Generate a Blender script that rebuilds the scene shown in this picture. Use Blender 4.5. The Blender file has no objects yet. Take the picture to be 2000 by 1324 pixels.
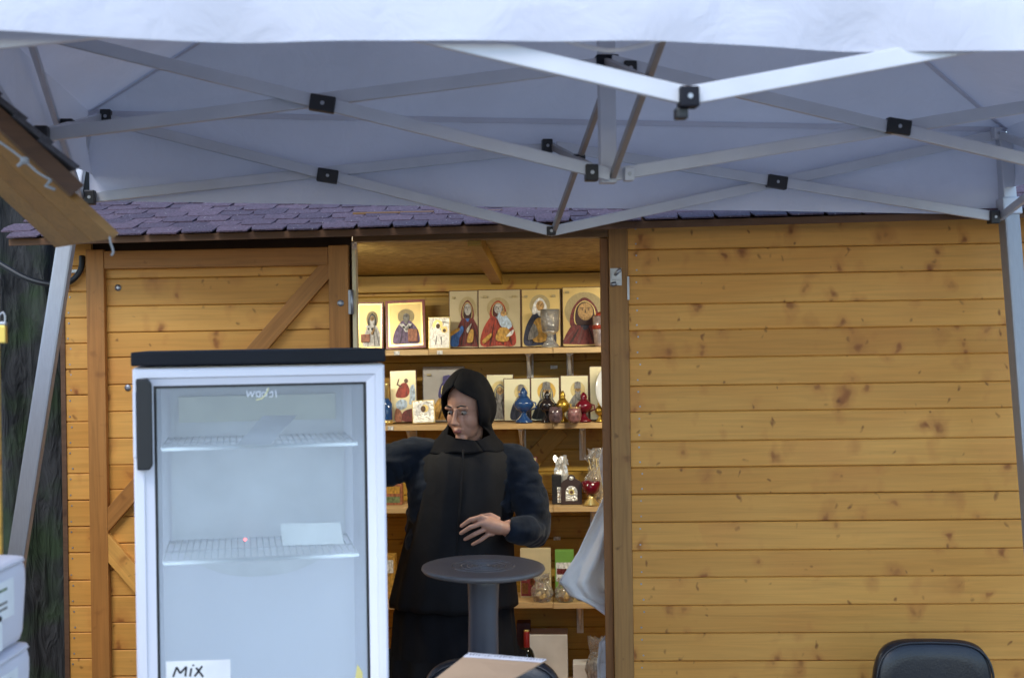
import bpy, bmesh, math, random
from mathutils import Vector, Matrix
from mathutils.noise import noise as mnoise
random.seed(7)
S = bpy.context.scene
C = S.collection
# ------------------------------------------------------------------ camera
FPX, ROLL, CAMZ = 2660.0, 0.0150, 1.85
cr, sr = math.cos(ROLL), math.sin(ROLL)
cd = bpy.data.cameras.new('camera'); cam = bpy.data.objects.new('camera', cd); C.objects.link(cam)
cam.matrix_world = Matrix(((cr, sr, 0, 0), (0, 0, -1, 0), (-sr, cr, 0, CAMZ), (0, 0, 0, 1)))
cd.sensor_width = 36; cd.lens = FPX / 2000 * 36; cd.clip_start = .05; cd.clip_end = 2000
cd.dof.use_dof = True; cd.dof.focus_distance = 5.35; cd.dof.aperture_fstop = 4.0
S.camera = cam
# ------------------------------------------------------------------ light
W = bpy.data.worlds.new('World'); S.world = W; W.use_nodes = True
wn = W.node_tree; bg = wn.nodes['Background']
sky = wn.nodes.new('ShaderNodeTexSky'); sky.sky_type = 'NISHITA'; sky.sun_disc = False
SUN_EL, SUN_AZ = math.radians(48), math.radians(200)      # azimuth clockwise from +Y: behind the camera
sky.sun_elevation = SUN_EL; sky.sun_rotation = SUN_AZ; sky.air_density = 1.3; sky.dust_density = 0.6; sky.ozone_density = 3.5
wn.links.new(sky.outputs[0], bg.inputs[0]); bg.inputs[1].default_value = 0.15
sd = bpy.data.lights.new('sun', 'SUN'); sun = bpy.data.objects.new('sun', sd); C.objects.link(sun)
sd.energy = 0.8; sd.angle = math.radians(30); sd.color = (1, .98, .95)
sdir = Vector((math.sin(SUN_AZ) * math.cos(SUN_EL), math.cos(SUN_AZ) * math.cos(SUN_EL), math.sin(SUN_EL)))
sun.rotation_euler = sdir.to_track_quat('Z', 'Y').to_euler(); sun.location = (0, -5, 12)
V = S.view_settings
V.view_transform = 'Standard'; V.look = 'None'; V.gamma = 1; V.use_curve_mapping = False
V.exposure = 1.18

# ------------------------------------------------------------------ pixel -> ray helpers (photograph is 2000 x 1324)
def ray(px, py):
    dx, dy = px - 1000, 662 - py
    return Vector(((dx * cr + dy * sr) / FPX, 1, (-dx * sr + dy * cr) / FPX))
CAM = Vector((0, 0, CAMZ))
def P(px, py, Y): return CAM + ray(px, py) * Y
class Frame:
    def __init__(s, ox, oy, yaw):
        s.o = Vector((ox, oy, 0)); s.yaw = yaw
        s.u = Vector((math.cos(yaw), math.sin(yaw), 0)); s.v = Vector((-math.sin(yaw), math.cos(yaw), 0))
        s.M = Matrix.Translation(s.o) @ Matrix.Rotation(yaw, 4, 'Z')
    def at(s, px, py, v):
        r = ray(px, py); t = (v - (CAM - s.o).dot(s.v)) / r.dot(s.v)
        p = CAM + r * t
        return Vector(((p - s.o).dot(s.u), v, p.z))
    def loc(s, p): return s.M @ Vector(p)
HUT = Frame(0, 5.1, -0.049)
H = HUT.at

# ------------------------------------------------------------------ mesh builder
def cat(p):
    return Vector(p)
class MB:
    def __init__(s): s.v = []; s.f = []; s.s = []
    def add(s, vs, fs, sm=False):
        n = len(s.v); s.v += [tuple(v) for v in vs]; s.f += [tuple(i + n for i in f) for f in fs]; s.s += [sm] * len(fs); return s
    def hexa(s, p):   # 4 bottom ccw, 4 top ccw
        return s.add(p, [(3, 2, 1, 0), (4, 5, 6, 7), (0, 1, 5, 4), (1, 2, 6, 5), (2, 3, 7, 6), (3, 0, 4, 7)])
    def box(s, x0, x1, y0, y1, z0, z1):
        return s.hexa([(x0, y0, z0), (x1, y0, z0), (x1, y1, z0), (x0, y1, z0), (x0, y0, z1), (x1, y0, z1), (x1, y1, z1), (x0, y1, z1)])
    def bar(s, a, b, w, h, up=(0, 0, 1)):
        a, b = Vector(a), Vector(b); d = (b - a).normalized(); r = d.cross(Vector(up)).normalized(); n = r.cross(d)
        r *= w / 2; n *= h / 2
        return s.hexa([a - r - n, a + r - n, b + r - n, b - r - n, a - r + n, a + r + n, b + r + n, b - r + n])
    def tube(s, pts, rad, n=10, caps=True, flat=1.0, sm=True):
        pts = [Vector(p) for p in pts]; m = len(pts)
        if not isinstance(rad, (list, tuple)): rad = [rad] * m
        rings = []; prev = None
        for i, p in enumerate(pts):
            d = (pts[min(i + 1, m - 1)] - pts[max(i - 1, 0)]).normalized()
            if prev is None:
                r = d.cross(Vector((0, 0, 1)));
                if r.length < .1: r = d.cross(Vector((0, 1, 0)))
            else: r = prev - d * prev.dot(d)
            r.normalize(); prev = r; q = d.cross(r)
            rings.append([p + (r * math.cos(a) + q * math.sin(a) * flat) * rad[i] for a in [2 * math.pi * k / n for k in range(n)]])
        return s.loft(rings, caps, sm)
    def loft(s, rings, caps=True, sm=True, closed=True):
        n = len(rings[0]); vs = [v for r in rings for v in r]; fs = []
        for i in range(len(rings) - 1):
            for k in range(n if closed else n - 1):
                k2 = (k + 1) % n; fs.append((i * n + k, i * n + k2, (i + 1) * n + k2, (i + 1) * n + k))
        s.add(vs, fs, sm)
        if caps:
            b = len(s.v) - len(vs); s.f.append(tuple(b + k for k in reversed(range(n)))); s.f.append(tuple(b + (len(rings) - 1) * n + k for k in range(n))); s.s += [False, False]
        return s
    def lathe(s, prof, n=24, o=(0, 0, 0), axis='Z', caps=True):
        R = []
        for r, z in prof:
            R.append([(o[0] + r * math.cos(2 * math.pi * k / n), o[1] + r * math.sin(2 * math.pi * k / n), o[2] + z) if axis == 'Z' else
                      (o[0] + r * math.cos(2 * math.pi * k / n), o[1] - z, o[2] + r * math.sin(2 * math.pi * k / n)) for k in range(n)])
        return s.loft(R, caps)
    def prism(s, poly, y0, y1, sm=False):   # polygon in x,z extruded along y; y0 is the front (towards -y)
        n = len(poly); vs = [(x, y0, z) for x, z in poly] + [(x, y1, z) for x, z in poly]
        fs = [tuple(range(n)), tuple(reversed(range(n, 2 * n)))] + [(k, k + n, (k + 1) % n + n, (k + 1) % n) for k in range(n)]
        return s.add(vs, fs, sm)
    def grid(s, nu, nv, fn, sm=True):
        vs = [fn(i / nu, j / nv) for j in range(nv + 1) for i in range(nu + 1)]
        fs = [(j * (nu + 1) + i, j * (nu + 1) + i + 1, (j + 1) * (nu + 1) + i + 1, (j + 1) * (nu + 1) + i) for j in range(nv) for i in range(nu)]
        return s.add(vs, fs, sm)
    def ellipsoid(s, c, r, n=16, m=10, R=None):
        rings = []
        for j in range(1, m):
            th = math.pi * j / m
            ring = []
            for k in range(n):
                p = Vector((r[0] * math.sin(th) * math.cos(2 * math.pi * k / n), r[1] * math.sin(th) * math.sin(2 * math.pi * k / n), -r[2] * math.cos(th)))
                if R is not None: p = R @ p
                ring.append(Vector(c) + p)
            rings.append(ring)
        return s.loft(rings, True, True)
    def build(s, name, m, parent=None, bev=0, loc=None, rot=None, fix=True):
        me = bpy.data.meshes.new(name); me.from_pydata(s.v, [], s.f)
        me.polygons.foreach_set('use_smooth', s.s)
        if fix or bev:
            bm = bmesh.new(); bm.from_mesh(me)
            if bev:
                es = [e for e in bm.edges if len(e.link_faces) == 2 and e.calc_face_angle(0) > .6]
                bmesh.ops.bevel(bm, geom=es, offset=bev, segments=2, affect='EDGES', profile=.6, clamp_overlap=True)
            bmesh.ops.recalc_face_normals(bm, faces=bm.faces); bm.to_mesh(me); bm.free()
        return link(name, me, m, parent, loc, rot)
def link(name, me, m, parent=None, loc=None, rot=None):
    o = bpy.data.objects.new(name, me); C.objects.link(o)
    if m is not None and not me.materials: me.materials.append(m)
    o.parent = parent
    if loc is not None: o.location = loc
    if rot is not None: o.rotation_euler = rot
    return o
def tag(o, label, category, group=None):
    o['label'] = label; o['category'] = category
    if group: o['group'] = group
    return o
def struct(o): o['kind'] = 'structure'; return o
def thing(name, label, category, M=None, group=None):
    o = bpy.data.objects.new(name, None); C.objects.link(o); o.empty_display_size = .05
    if M is not None: o.matrix_world = M
    return tag(o, label, category, group)
def spline(pts, k=6, closed=True):
    n = len(pts); out = []
    for i in range(n if closed else n - 1):
        g = lambda j: pts[j % n] if closed else pts[max(0, min(n - 1, j))]
        p0, p1, p2, p3 = g(i - 1), g(i), g(i + 1), g(i + 2)
        for q in range(k):
            t = q / k
            out.append(tuple(.5 * (2 * b + (c - a) * t + (2 * a - 5 * b + 4 * c - d) * t * t + (3 * b - a - 3 * c + d) * t ** 3) for a, b, c, d in zip(p0, p1, p2, p3)))
    if not closed: out.append(tuple(pts[-1]))
    return out
def ell(cx, cy, rx, ry, n=20, a0=0): return [(cx + rx * math.cos(2 * math.pi * k / n + a0), cy + ry * math.sin(2 * math.pi * k / n + a0)) for k in range(n)]

# ------------------------------------------------------------------ materials
MATS = {}
def mat(name, col, rough=.6, metal=0, var=.12, vscale=8, bump=0, bscale=60, spec=.5, sheen=0, coat=0, emit=None, stretch=(1, 1, 1)):
    if name in MATS: return MATS[name]
    m = bpy.data.materials.new(name); m.use_nodes = True; nt = m.node_tree; b = nt.nodes['Principled BSDF']
    b.inputs['Roughness'].default_value = rough; b.inputs['Metallic'].default_value = metal
    b.inputs['Specular IOR Level'].default_value = spec; b.inputs['Coat Weight'].default_value = coat; b.inputs['Sheen Weight'].default_value = sheen
    tc = nt.nodes.new('ShaderNodeTexCoord'); mp = nt.nodes.new('ShaderNodeMapping'); mp.inputs['Scale'].default_value = stretch
    oi = nt.nodes.new('ShaderNodeObjectInfo'); ad = nt.nodes.new('ShaderNodeVectorMath'); ad.operation = 'ADD'
    mu = nt.nodes.new('ShaderNodeMath'); mu.operation = 'MULTIPLY'; mu.inputs[1].default_value = 37
    nt.links.new(oi.outputs['Random'], mu.inputs[0]); nt.links.new(tc.outputs['Object'], mp.inputs[0]); nt.links.new(mp.outputs[0], ad.inputs[0]); nt.links.new(mu.outputs[0], ad.inputs[1])
    nz = nt.nodes.new('ShaderNodeTexNoise'); nz.inputs['Scale'].default_value = vscale; nz.inputs['Detail'].default_value = 5
    nt.links.new(ad.outputs[0], nz.inputs['Vector'])
    rp = nt.nodes.new('ShaderNodeValToRGB'); rp.color_ramp.elements[0].position = .3; rp.color_ramp.elements[1].position = .7
    rp.color_ramp.elements[0].color = [c * (1 - var) for c in col] + [1]; rp.color_ramp.elements[1].color = [min(1, c * (1 + var)) for c in col] + [1]
    nt.links.new(nz.outputs[0], rp.inputs[0]); nt.links.new(rp.outputs[0], b.inputs['Base Color'])
    if bump:
        n2 = nt.nodes.new('ShaderNodeTexNoise'); n2.inputs['Scale'].default_value = bscale; n2.inputs['Detail'].default_value = 4
        bp = nt.nodes.new('ShaderNodeBump'); bp.inputs['Strength'].default_value = bump; bp.inputs['Distance'].default_value = .01
        nt.links.new(ad.outputs[0], n2.inputs['Vector']); nt.links.new(n2.outputs[0], bp.inputs['Height']); nt.links.new(bp.outputs[0], b.inputs['Normal'])
    if emit:
        b.inputs['Emission Color'].default_value = (*emit[0], 1); b.inputs['Emission Strength'].default_value = emit[1]
    MATS[name] = m; return m

def wood(name, col, dark, axis='X', knots=1.0, rough=.5, grain=1.0):
    """stained pine: streaked grain along the local axis, brown knots with soft halos"""
    if name in MATS: return MATS[name]
    m = bpy.data.materials.new(name); m.use_nodes = True; nt = m.node_tree; N = nt.nodes.new; L = nt.links.new
    b = nt.nodes['Principled BSDF']; b.inputs['Roughness'].default_value = rough; b.inputs['Specular IOR Level'].default_value = .35
    tc = N('ShaderNodeTexCoord'); oi = N('ShaderNodeObjectInfo')
    mu = N('ShaderNodeMath'); mu.operation = 'MULTIPLY'; mu.inputs[1].default_value = 53
    L(oi.outputs['Random'], mu.inputs[0]); ad = N('ShaderNodeVectorMath'); ad.operation = 'ADD'; L(tc.outputs['Object'], ad.inputs[0]); L(mu.outputs[0], ad.inputs[1])
    def mapped(s):
        mp = N('ShaderNodeMapping'); mp.inputs['Scale'].default_value = s if axis == 'X' else (s[2], s[1], s[0]); L(ad.outputs[0], mp.inputs[0]); return mp.outputs[0]
    def noise(vec, sc, det=4, dist=0):
        n = N('ShaderNodeTexNoise'); n.inputs['Scale'].default_value = sc; n.inputs['Detail'].default_value = det; n.inputs['Distortion'].default_value = dist; L(vec, n.inputs['Vector']); return n.outputs[0]
    def ramp(f, *st):
        r = N('ShaderNodeValToRGB'); e = r.color_ramp.elements
        e[0].position, e[0].color = st[0][0], (*st[0][1], 1); e[1].position, e[1].color = st[-1][0], (*st[-1][1], 1)
        for p, c in st[1:-1]: q = e.new(p); q.color = (*c, 1)
        L(f, r.inputs[0]); return r.outputs[0]
    def mix(f, a, c, t='MIX'):
        x = N('ShaderNodeMix'); x.data_type = 'RGBA'; x.blend_type = t
        if isinstance(f, float): x.inputs[0].default_value = f
        else: L(f, x.inputs[0])
        L(a, x.inputs[6]); L(c, x.inputs[7]) if not isinstance(c, tuple) else setattr(x.inputs[7], 'default_value', (*c, 1))
        return x.outputs[2]
    k = lambda c, f: tuple(min(1, v * f) for v in c)
    g = noise(mapped((1.1, 9, 26)), 2.2, 6, 1.2)
    base = ramp(g, (.25, k(col, 1 - .26 * grain)), (.5, col), (.75, k(col, 1 + .18 * grain)))
    big = noise(mapped((.9, 2, 3.5)), 1.6, 2)
    base = mix(.55, base, ramp(big, (.25, (.80, .66, .45)), (.6, (1, 1, 1))), 'MULTIPLY')
    # per board tint
    tint = ramp(oi.outputs['Random'], (0, (.86, .82, .74)), (.5, (.96, .95, .93)), (1, (1.0, 1.0, 1.0)))
    base = mix(1.0, base, tint, 'MULTIPLY')
    for sc, r0, r1, th, strength, cl in ((4.6, .03, .13, .32, .8, k(dark, .5)), (4.6, .06, .30, .32, .55, k(dark, 1.6)), (9.0, .05, .2, .48, .92, k(dark, .6)), (9.0, .08, .40, .48, .45, k(dark, 1.9)), (17.0, .05, .2, .62, .85, k(dark, .8)), (2.2, .02, .5, .5, .28, k(dark, 2.3))):
        vo = N('ShaderNodeTexVoronoi'); vo.voronoi_dimensions = '3D'; vo.inputs['Scale'].default_value = sc
        mp = mapped((1.3, .02, .9))
        wob = N('ShaderNodeVectorMath'); wob.operation = 'ADD'; nn = N('ShaderNodeTexNoise'); nn.inputs['Scale'].default_value = 14; L(ad.outputs[0], nn.inputs['Vector'])
        sc2 = N('ShaderNodeVectorMath'); sc2.operation = 'SCALE'; sc2.inputs['Scale'].default_value = .10; L(nn.outputs['Color'], sc2.inputs[0]); L(mp, wob.inputs[0]); L(sc2.outputs[0], wob.inputs[1])
        L(wob.outputs[0], vo.inputs['Vector'])
        d = ramp(vo.outputs['Distance'], (r0, (1, 1, 1)), (r1, (0, 0, 0)))
        sp = N('ShaderNodeSeparateColor'); L(vo.outputs['Color'], sp.inputs[0])
        gt = N('ShaderNodeMath'); gt.operation = 'GREATER_THAN'; gt.inputs[1].default_value = th; L(sp.outputs[0], gt.inputs[0])
        mm = N('ShaderNodeMath'); mm.operation = 'MULTIPLY'; L(d, mm.inputs[0]); L(gt.outputs[0], mm.inputs[1])
        m3 = N('ShaderNodeMath'); m3.operation = 'MULTIPLY'; m3.inputs[1].default_value = strength * knots; L(mm.outputs[0], m3.inputs[0])
        base = mix(m3.outputs[0], base, cl)
    L(base, b.inputs['Base Color'])
    bp = N('ShaderNodeBump'); bp.inputs['Strength'].default_value = .25; bp.inputs['Distance'].default_value = .003; L(g, bp.inputs['Height']); L(bp.outputs[0], b.inputs['Normal'])
    MATS[name] = m; return m

PINE = (.75, .372, .085); PDARK = (.24, .075, .016)
M_pine = wood('pine_boards', PINE, PDARK, grain=.55)
M_pine_v = wood('pine_posts', (.46, .23, .07), (.17, .06, .015), axis='Z', knots=.7)
M_pine_rail = wood('pine_rail', (.44, .19, .048), (.17, .06, .015), knots=.4)
M_jamb = wood('shaded_jamb', (.25, .105, .03), (.1, .035, .01), axis='Z', knots=.4)  # shade on the jamb side put into a darker wood colour
M_fascia = wood('weathered_fascia', (.15, .08, .045), (.04, .018, .01), knots=.5, rough=.8)
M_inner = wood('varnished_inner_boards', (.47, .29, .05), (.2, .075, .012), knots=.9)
M_shelf = wood('pale_shelf_board', (.66, .47, .25), (.4, .22, .08), knots=.3)
M_gap = mat('dark_gap', (.05, .025, .01), .9)
M_lit_edge = mat('lit_pale_edge', (.75, .62, .38), .6)  # light on the polished door edge put into its pale colour
M_steel = mat('zinc_steel', (.40, .41, .44), .42, .8)
M_alu = mat('aluminium', (.33, .34, .37), .5, .5, var=.06, bump=.05, bscale=30, stretch=(30, 30, 1))
M_barpaint = mat('grey_coated_steel', (.55, .56, .60), .45, .3, var=.06)
M_daylit_bar = mat('daylit_coated_steel', (.60, .60, .64), .4, .0, var=.05)  # front truss bars: outside light put into a paler coating
M_rod = mat('brownish_steel_rod', (.33, .30, .28), .4, .4)
M_black = mat('black_plastic', (.012, .012, .014), .45)
M_blackmetal = mat('black_cap', (.008, .009, .014), .6, spec=.25)
M_whiteplastic = mat('white_plastic', (.80, .80, .80), .35, var=.03)
M_fridgewhite = mat('white_lacquered_steel', (.76, .76, .84), .3, var=.04, vscale=2)
M_white_bracket = mat('white_bracket', (.75, .74, .74), .4, var=.1, vscale=30)

def osb():
    m = bpy.data.materials.new('osb_board'); m.use_nodes = True; nt = m.node_tree; N = nt.nodes.new; L = nt.links.new
    b = nt.nodes['Principled BSDF']; b.inputs['Roughness'].default_value = .6
    tc = N('ShaderNodeTexCoord'); mp = N('ShaderNodeMapping'); mp.inputs['Scale'].default_value = (14, 38, 10); mp.inputs['Rotation'].default_value = (0, 0, .3)
    L(tc.outputs['Object'], mp.inputs[0]); nz = N('ShaderNodeTexNoise'); nz.inputs['Scale'].default_value = 1; nz.inputs['Detail'].default_value = 3; nz.inputs['Distortion'].default_value = 1.5; L(mp.outputs[0], nz.inputs['Vector'])
    r = N('ShaderNodeValToRGB'); r.color_ramp.elements[0].position = .35; r.color_ramp.elements[1].position = .65
    r.color_ramp.elements[0].color = (.26, .16, .035, 1); r.color_ramp.elements[1].color = (.60, .43, .14, 1); L(nz.outputs[0], r.inputs[0]); L(r.outputs[0], b.inputs['Base Color'])
    bp = N('ShaderNodeBump'); bp.inputs['Strength'].default_value = .4; bp.inputs['Distance'].default_value = .004; L(nz.outputs[0], bp.inputs['Height']); L(bp.outputs[0], b.inputs['Normal'])
    return m
M_osb = osb()
def fabric(name, col, trans=.35, bump=.15):
    m = bpy.data.materials.new(name); m.use_nodes = True; nt = m.node_tree; N = nt.nodes.new; L = nt.links.new
    out = nt.nodes['Material Output']; nt.nodes.remove(nt.nodes['Principled BSDF'])
    tc = N('ShaderNodeTexCoord'); nz = N('ShaderNodeTexNoise'); nz.inputs['Scale'].default_value = 3; nz.inputs['Detail'].default_value = 6; L(tc.outputs['Object'], nz.inputs['Vector'])
    r = N('ShaderNodeValToRGB'); r.color_ramp.elements[0].position = .3; r.color_ramp.elements[1].position = .7
    r.color_ramp.elements[0].color = [c * .9 for c in col] + [1]; r.color_ramp.elements[1].color = [*col, 1]; L(nz.outputs[0], r.inputs[0])
    n2 = N('ShaderNodeTexNoise'); n2.inputs['Scale'].default_value = 9; n2.inputs['Detail'].default_value = 6; n2.inputs['Distortion'].default_value = .6; L(tc.outputs['Object'], n2.inputs['Vector'])
    bp = N('ShaderNodeBump'); bp.inputs['Strength'].default_value = bump; bp.inputs['Distance'].default_value = .03; L(n2.outputs[0], bp.inputs['Height'])
    d = N('ShaderNodeBsdfDiffuse'); t = N('ShaderNodeBsdfTranslucent'); mx = N('ShaderNodeMixShader'); mx.inputs[0].default_value = trans
    for x in (d, t): L(r.outputs[0], x.inputs[0]); L(bp.outputs[0], x.inputs['Normal'])
    L(d.outputs[0], mx.inputs[1]); L(t.outputs[0], mx.inputs[2]); L(mx.outputs[0], out.inputs[0]); return m
M_canopy = fabric('white_canopy_polyester', (.70, .70, .78), .10, .28)
M_cloth = fabric('white_cloth', (.93, .91, .89), .25, .4)
def glass(name, tint=(1, 1, 1), refl=1.0, rough=.02, bump=0, haze=0):
    m = bpy.data.materials.new(name); m.use_nodes = True; nt = m.node_tree; N = nt.nodes.new; L = nt.links.new
    out = nt.nodes['Material Output']; nt.nodes.remove(nt.nodes['Principled BSDF'])
    t = N('ShaderNodeBsdfTransparent'); t.inputs[0].default_value = (*tint, 1); g = N('ShaderNodeBsdfGlossy'); g.inputs['Roughness'].default_value = rough
    fr = N('ShaderNodeFresnel'); fr.inputs[0].default_value = 1.5; mu = N('ShaderNodeMath'); mu.operation = 'MULTIPLY'; mu.inputs[1].default_value = refl; mu.use_clamp = True
    mx = N('ShaderNodeMixShader'); L(fr.outputs[0], mu.inputs[0]); L(mu.outputs[0], mx.inputs[0]); L(t.outputs[0], mx.inputs[1]); L(g.outputs[0], mx.inputs[2]); L(mx.outputs[0], out.inputs[0])
    if haze:
        df = N('ShaderNodeBsdfDiffuse'); df.inputs[0].default_value = (.85, .85, .85, 1); m2 = N('ShaderNodeMixShader'); m2.inputs[0].default_value = haze; L(mx.outputs[0], m2.inputs[1]); L(df.outputs[0], m2.inputs[2]); L(m2.outputs[0], out.inputs[0])
    if bump:
        tc = N('ShaderNodeTexCoord'); nz = N('ShaderNodeTexNoise'); nz.inputs['Scale'].default_value = 35; L(tc.outputs['Object'], nz.inputs['Vector']); bp = N('ShaderNodeBump'); bp.inputs['Strength'].default_value = bump; bp.inputs['Distance'].default_value = .02
        L(nz.outputs[0], bp.inputs['Height']); L(bp.outputs[0], g.inputs['Normal']); L(bp.outputs[0], fr.inputs['Normal'])
    return m
M_glass = glass('door_glass', (.91, .96, .97), 3.2, haze=.10)
M_cello = glass('crinkled_cellophane', (.96, .96, .96), 2.6, .10, .9, .16)
M_clear = glass('clear_plastic', (.9, .9, .92), 2.5, .08, .4)

# ================================================================== SETTING
def ground():
    m = bpy.data.materials.new('grey_paving'); m.use_nodes = True; nt = m.node_tree; b = nt.nodes['Principled BSDF']; b.inputs['Roughness'].default_value = .85
    tc = nt.nodes.new('ShaderNodeTexCoord'); br = nt.nodes.new('ShaderNodeTexBrick'); br.inputs['Scale'].default_value = 5
    br.inputs['Color1'].default_value = (.22, .21, .2, 1); br.inputs['Color2'].default_value = (.27, .26, .25, 1); br.inputs['Mortar'].default_value = (.09, .085, .08, 1); br.inputs['Mortar Size'].default_value = .012
    nt.links.new(tc.outputs['Object'], br.inputs[0]); nt.links.new(br.outputs[0], b.inputs['Base Color'])
    struct(MB().add([(-600, -600, 0), (600, -600, 0), (600, 600, 0), (-600, 600, 0)], [(0, 1, 2, 3)]).build('ground', m))
ground()

# ================================================================== MARKET HUT
hut = thing('market_hut', 'golden pine market hut with purple shingled roof and open doorway full of shelves', 'hut', HUT.M)
UL, UR = H(122, 900, 0)[0], 2.45                        # left and right corners
VB = 1.55                                               # inner face of the back wall
Z0 = .12
def plank(x0, x1, z0, z1, v, m=M_pine, name='plank', parent=None, th=.02, ch=.0035, gap=None):
    gap = random.uniform(.0003, .0014)
    hx, hz = (x1 - x0) / 2, (z1 - z0) / 2 - gap
    mb = MB(); pr = [(ch, -hz), (th, -hz), (th, hz), (ch, hz), (0, hz - ch), (0, -hz + ch)]
    a = [(-hx, y, z) for y, z in pr]; c = [(hx, y, z) for y, z in pr]
    mb.loft([a, c], True, False)
    return mb.build(name, m, parent or hut, loc=((x0 + x1) / 2, v + random.uniform(-.001, .0012), (z0 + z1) / 2))
# right wall boards
ys = [436, 488, 539, 595.5, 646, 700, 754, 805, 862, 913.6, 966, 1020, 1075.6, 1128, 1182.6, 1236.7, 1291]
hs = [H(1237, y, 0)[2] for y in ys]
while hs[-1] > Z0 + .12: hs.append(hs[-1] - .1035)
XR0 = H(1231, 800, 0)[0]
for a, b_ in zip(hs, hs[1:]): plank(XR0, UR, b_, a, 0)
MB().box(XR0, UR, .022, .04, Z0, hs[0]).build('wall_backing', M_gap, hut)
# narrow strip of boards at the left corner
yl = [470, 520, 570, 621, 671, 721.6, 772, 824, 874.5, 925, 977, 1028.5, 1079.5, 1133, 1183.5, 1235, 1286]
hl = [H(150, y, 0)[2] for y in yl]
while hl[-1] > Z0 + .1: hl.append(hl[-1] - .099)
XL1 = H(184, 900, 0)[0]
for a, b_ in zip(hl, hl[1:]): plank(UL + .012, XL1, b_, a, 0)
MB().box(UL, UL + .018, -.006, VB + .02, Z0, hl[0]).build('corner_board', M_fascia, hut)
MB().box(UL + .02, H(690, 900, 0)[0], .022, .04, Z0, hl[0]).build('wall_backing', M_gap, hut)
nails = MB()
for a, b_ in zip(hl, hl[1:]):
    for t in (.2, .8):
        x = H(139, 900, 0)[0] + random.uniform(-.006, .006); z = b_ + (a - b_) * t; nails.lathe([(.004, 0), (.003, .002)], 6, (x, .0005, z), 'Y')
for a, b_ in zip(hs, hs[1:]):
    for t in (.22, .78):
        x = XR0 + .035 + random.uniform(-.006, .006); z = b_ + (a - b_) * t; nails.lathe([(.004, 0), (.003, .002)], 6, (x, .0005, z), 'Y')
n_ = nails.build('nail_heads', M_steel, hut); n_['kind'] = 'stuff'
# boarded door leaf with frame and brace
door = bpy.data.objects.new('door', None); C.objects.link(door); door.parent = hut; door['label'] = 'closed boarded door leaf with a frame and diagonal brace'
XD0, XD1 = H(212, 900, 0)[0], H(650, 900, 0)[0]
zt = H(400, 490, 0)[2]
yd = [520, 543, 597, 648, 697, 750, 803, 855, 907, 955, 1008, 1060, 1112, 1163, 1215, 1268, 1320]
hd = [H(320, y, 0)[2] for y in yd]
while hd[-1] > Z0 + .1: hd.append(hd[-1] - .1)
for a, b_ in zip(hd, hd[1:]): plank(XD0 - .02, XD1 + .02, b_, a, 0, parent=door)
def pbar(name, a, b_, w, th, v, m, parent):     # flat board lying on the wall plane from point a to b (u,z)
    d = Vector((b_[0] - a[0], b_[1] - a[1])); l = d.length / 2; ang = math.atan2(d.y, d.x)
    mb = MB().box(-l, l, 0, th, -w / 2, w / 2)
    return mb.build(name, m, parent, bev=.003, loc=((a[0] + b_[0]) / 2, v, (a[1] + b_[1]) / 2), rot=(0, -ang, 0))
sw = H(212, 900, 0)[0] - H(180, 900, 0)[0]
xs = H(196, 900, 0)[0]
pbar('stile', (xs, Z0 + .02), (xs, zt + .01), sw + .006, .03, -.03, M_pine_rail, door)
xs2 = H(666, 700, 0)[0]
pbar('stile', (xs2, Z0 + .02), (xs2, zt + .01), .075, .03, -.03, M_pine_rail, door)
zr = H(430, 505, 0)[2]
pbar('rail', (xs + sw / 2 + .004, zr), (xs2 - .039, zr), .068, .03, -.029, M_pine_rail, door)
g = lambda px, py: (lambda q: (q[0], q[2]))(H(px, py, -.02))
pbar('brace', g(645, 518), g(196, 1032), .062, .028, -.027, M_pine_rail, door)
pbar('brace', g(190, 1044), g(500, 1400), .072, .028, -.027, M_pine, door)
for px, py in ((230, 562), (665, 592), (249, 757)):
    q = H(px, py, -.003 if px != 665 else -.033); MB().lathe([(.013, 0), (.012, .003), (.006, .004), (.005, .006)], 14, (0, 0, 0), 'Y').build('screw', M_steel, door, loc=(q[0], q[1] + .003, q[2]))
xe = H(693, 700, 0)[0]
MB().box(xe - .002, xe + .012, -.02, .03, Z0 + .02, zt - .005).build('edge_strip', M_lit_edge, door)
q = H(684, 590, -.03)
mb = MB().box(-.006, .006, -.006, 0, -.045, .045); mb.lathe([(.006, -.045), (.006, .045)], 10, (.008, -.004, 0)); mb.build('hinge', M_steel, door, loc=(q[0], -.03, q[2]))
# right door post, inner jamb, lintel
xp0, xp1 = H(1193, 800, 0)[0], XR0 - .001
zl0 = H(930, 470, 0)[2]
mb = MB().box(-(xp1 - xp0) / 2, (xp1 - xp0) / 2, -.012, .09, -1, zl0 + .10 - 1 - Z0); mb.build('door_post', wood('post_oak', (.36, .18, .055), (.13, .05, .014), 'Z', .8), hut, bev=.003, loc=((xp0 + xp1) / 2, 0, 1 + Z0))
zj = zl0
MB().box(H(1176, 800, .03)[0], xp0 - .001, .012, .085, -.98, zj - Z0 - .985).build('door_jamb', M_jamb, hut, loc=(0, 0, .985 + Z0), bev=.002)
xl0, xl1 = H(690, 460, 0)[0], xp0 - .001
MB().box(-(xl1 - xl0) / 2, (xl1 - xl0) / 2, -.01, .06, 0, .11).build('lintel', wood('lintel_beam', (.22, .115, .04), (.08, .03, .01), 'X', .5), hut, bev=.003, loc=((xl0 + xl1) / 2, 0, zl0 + .004))
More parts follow.
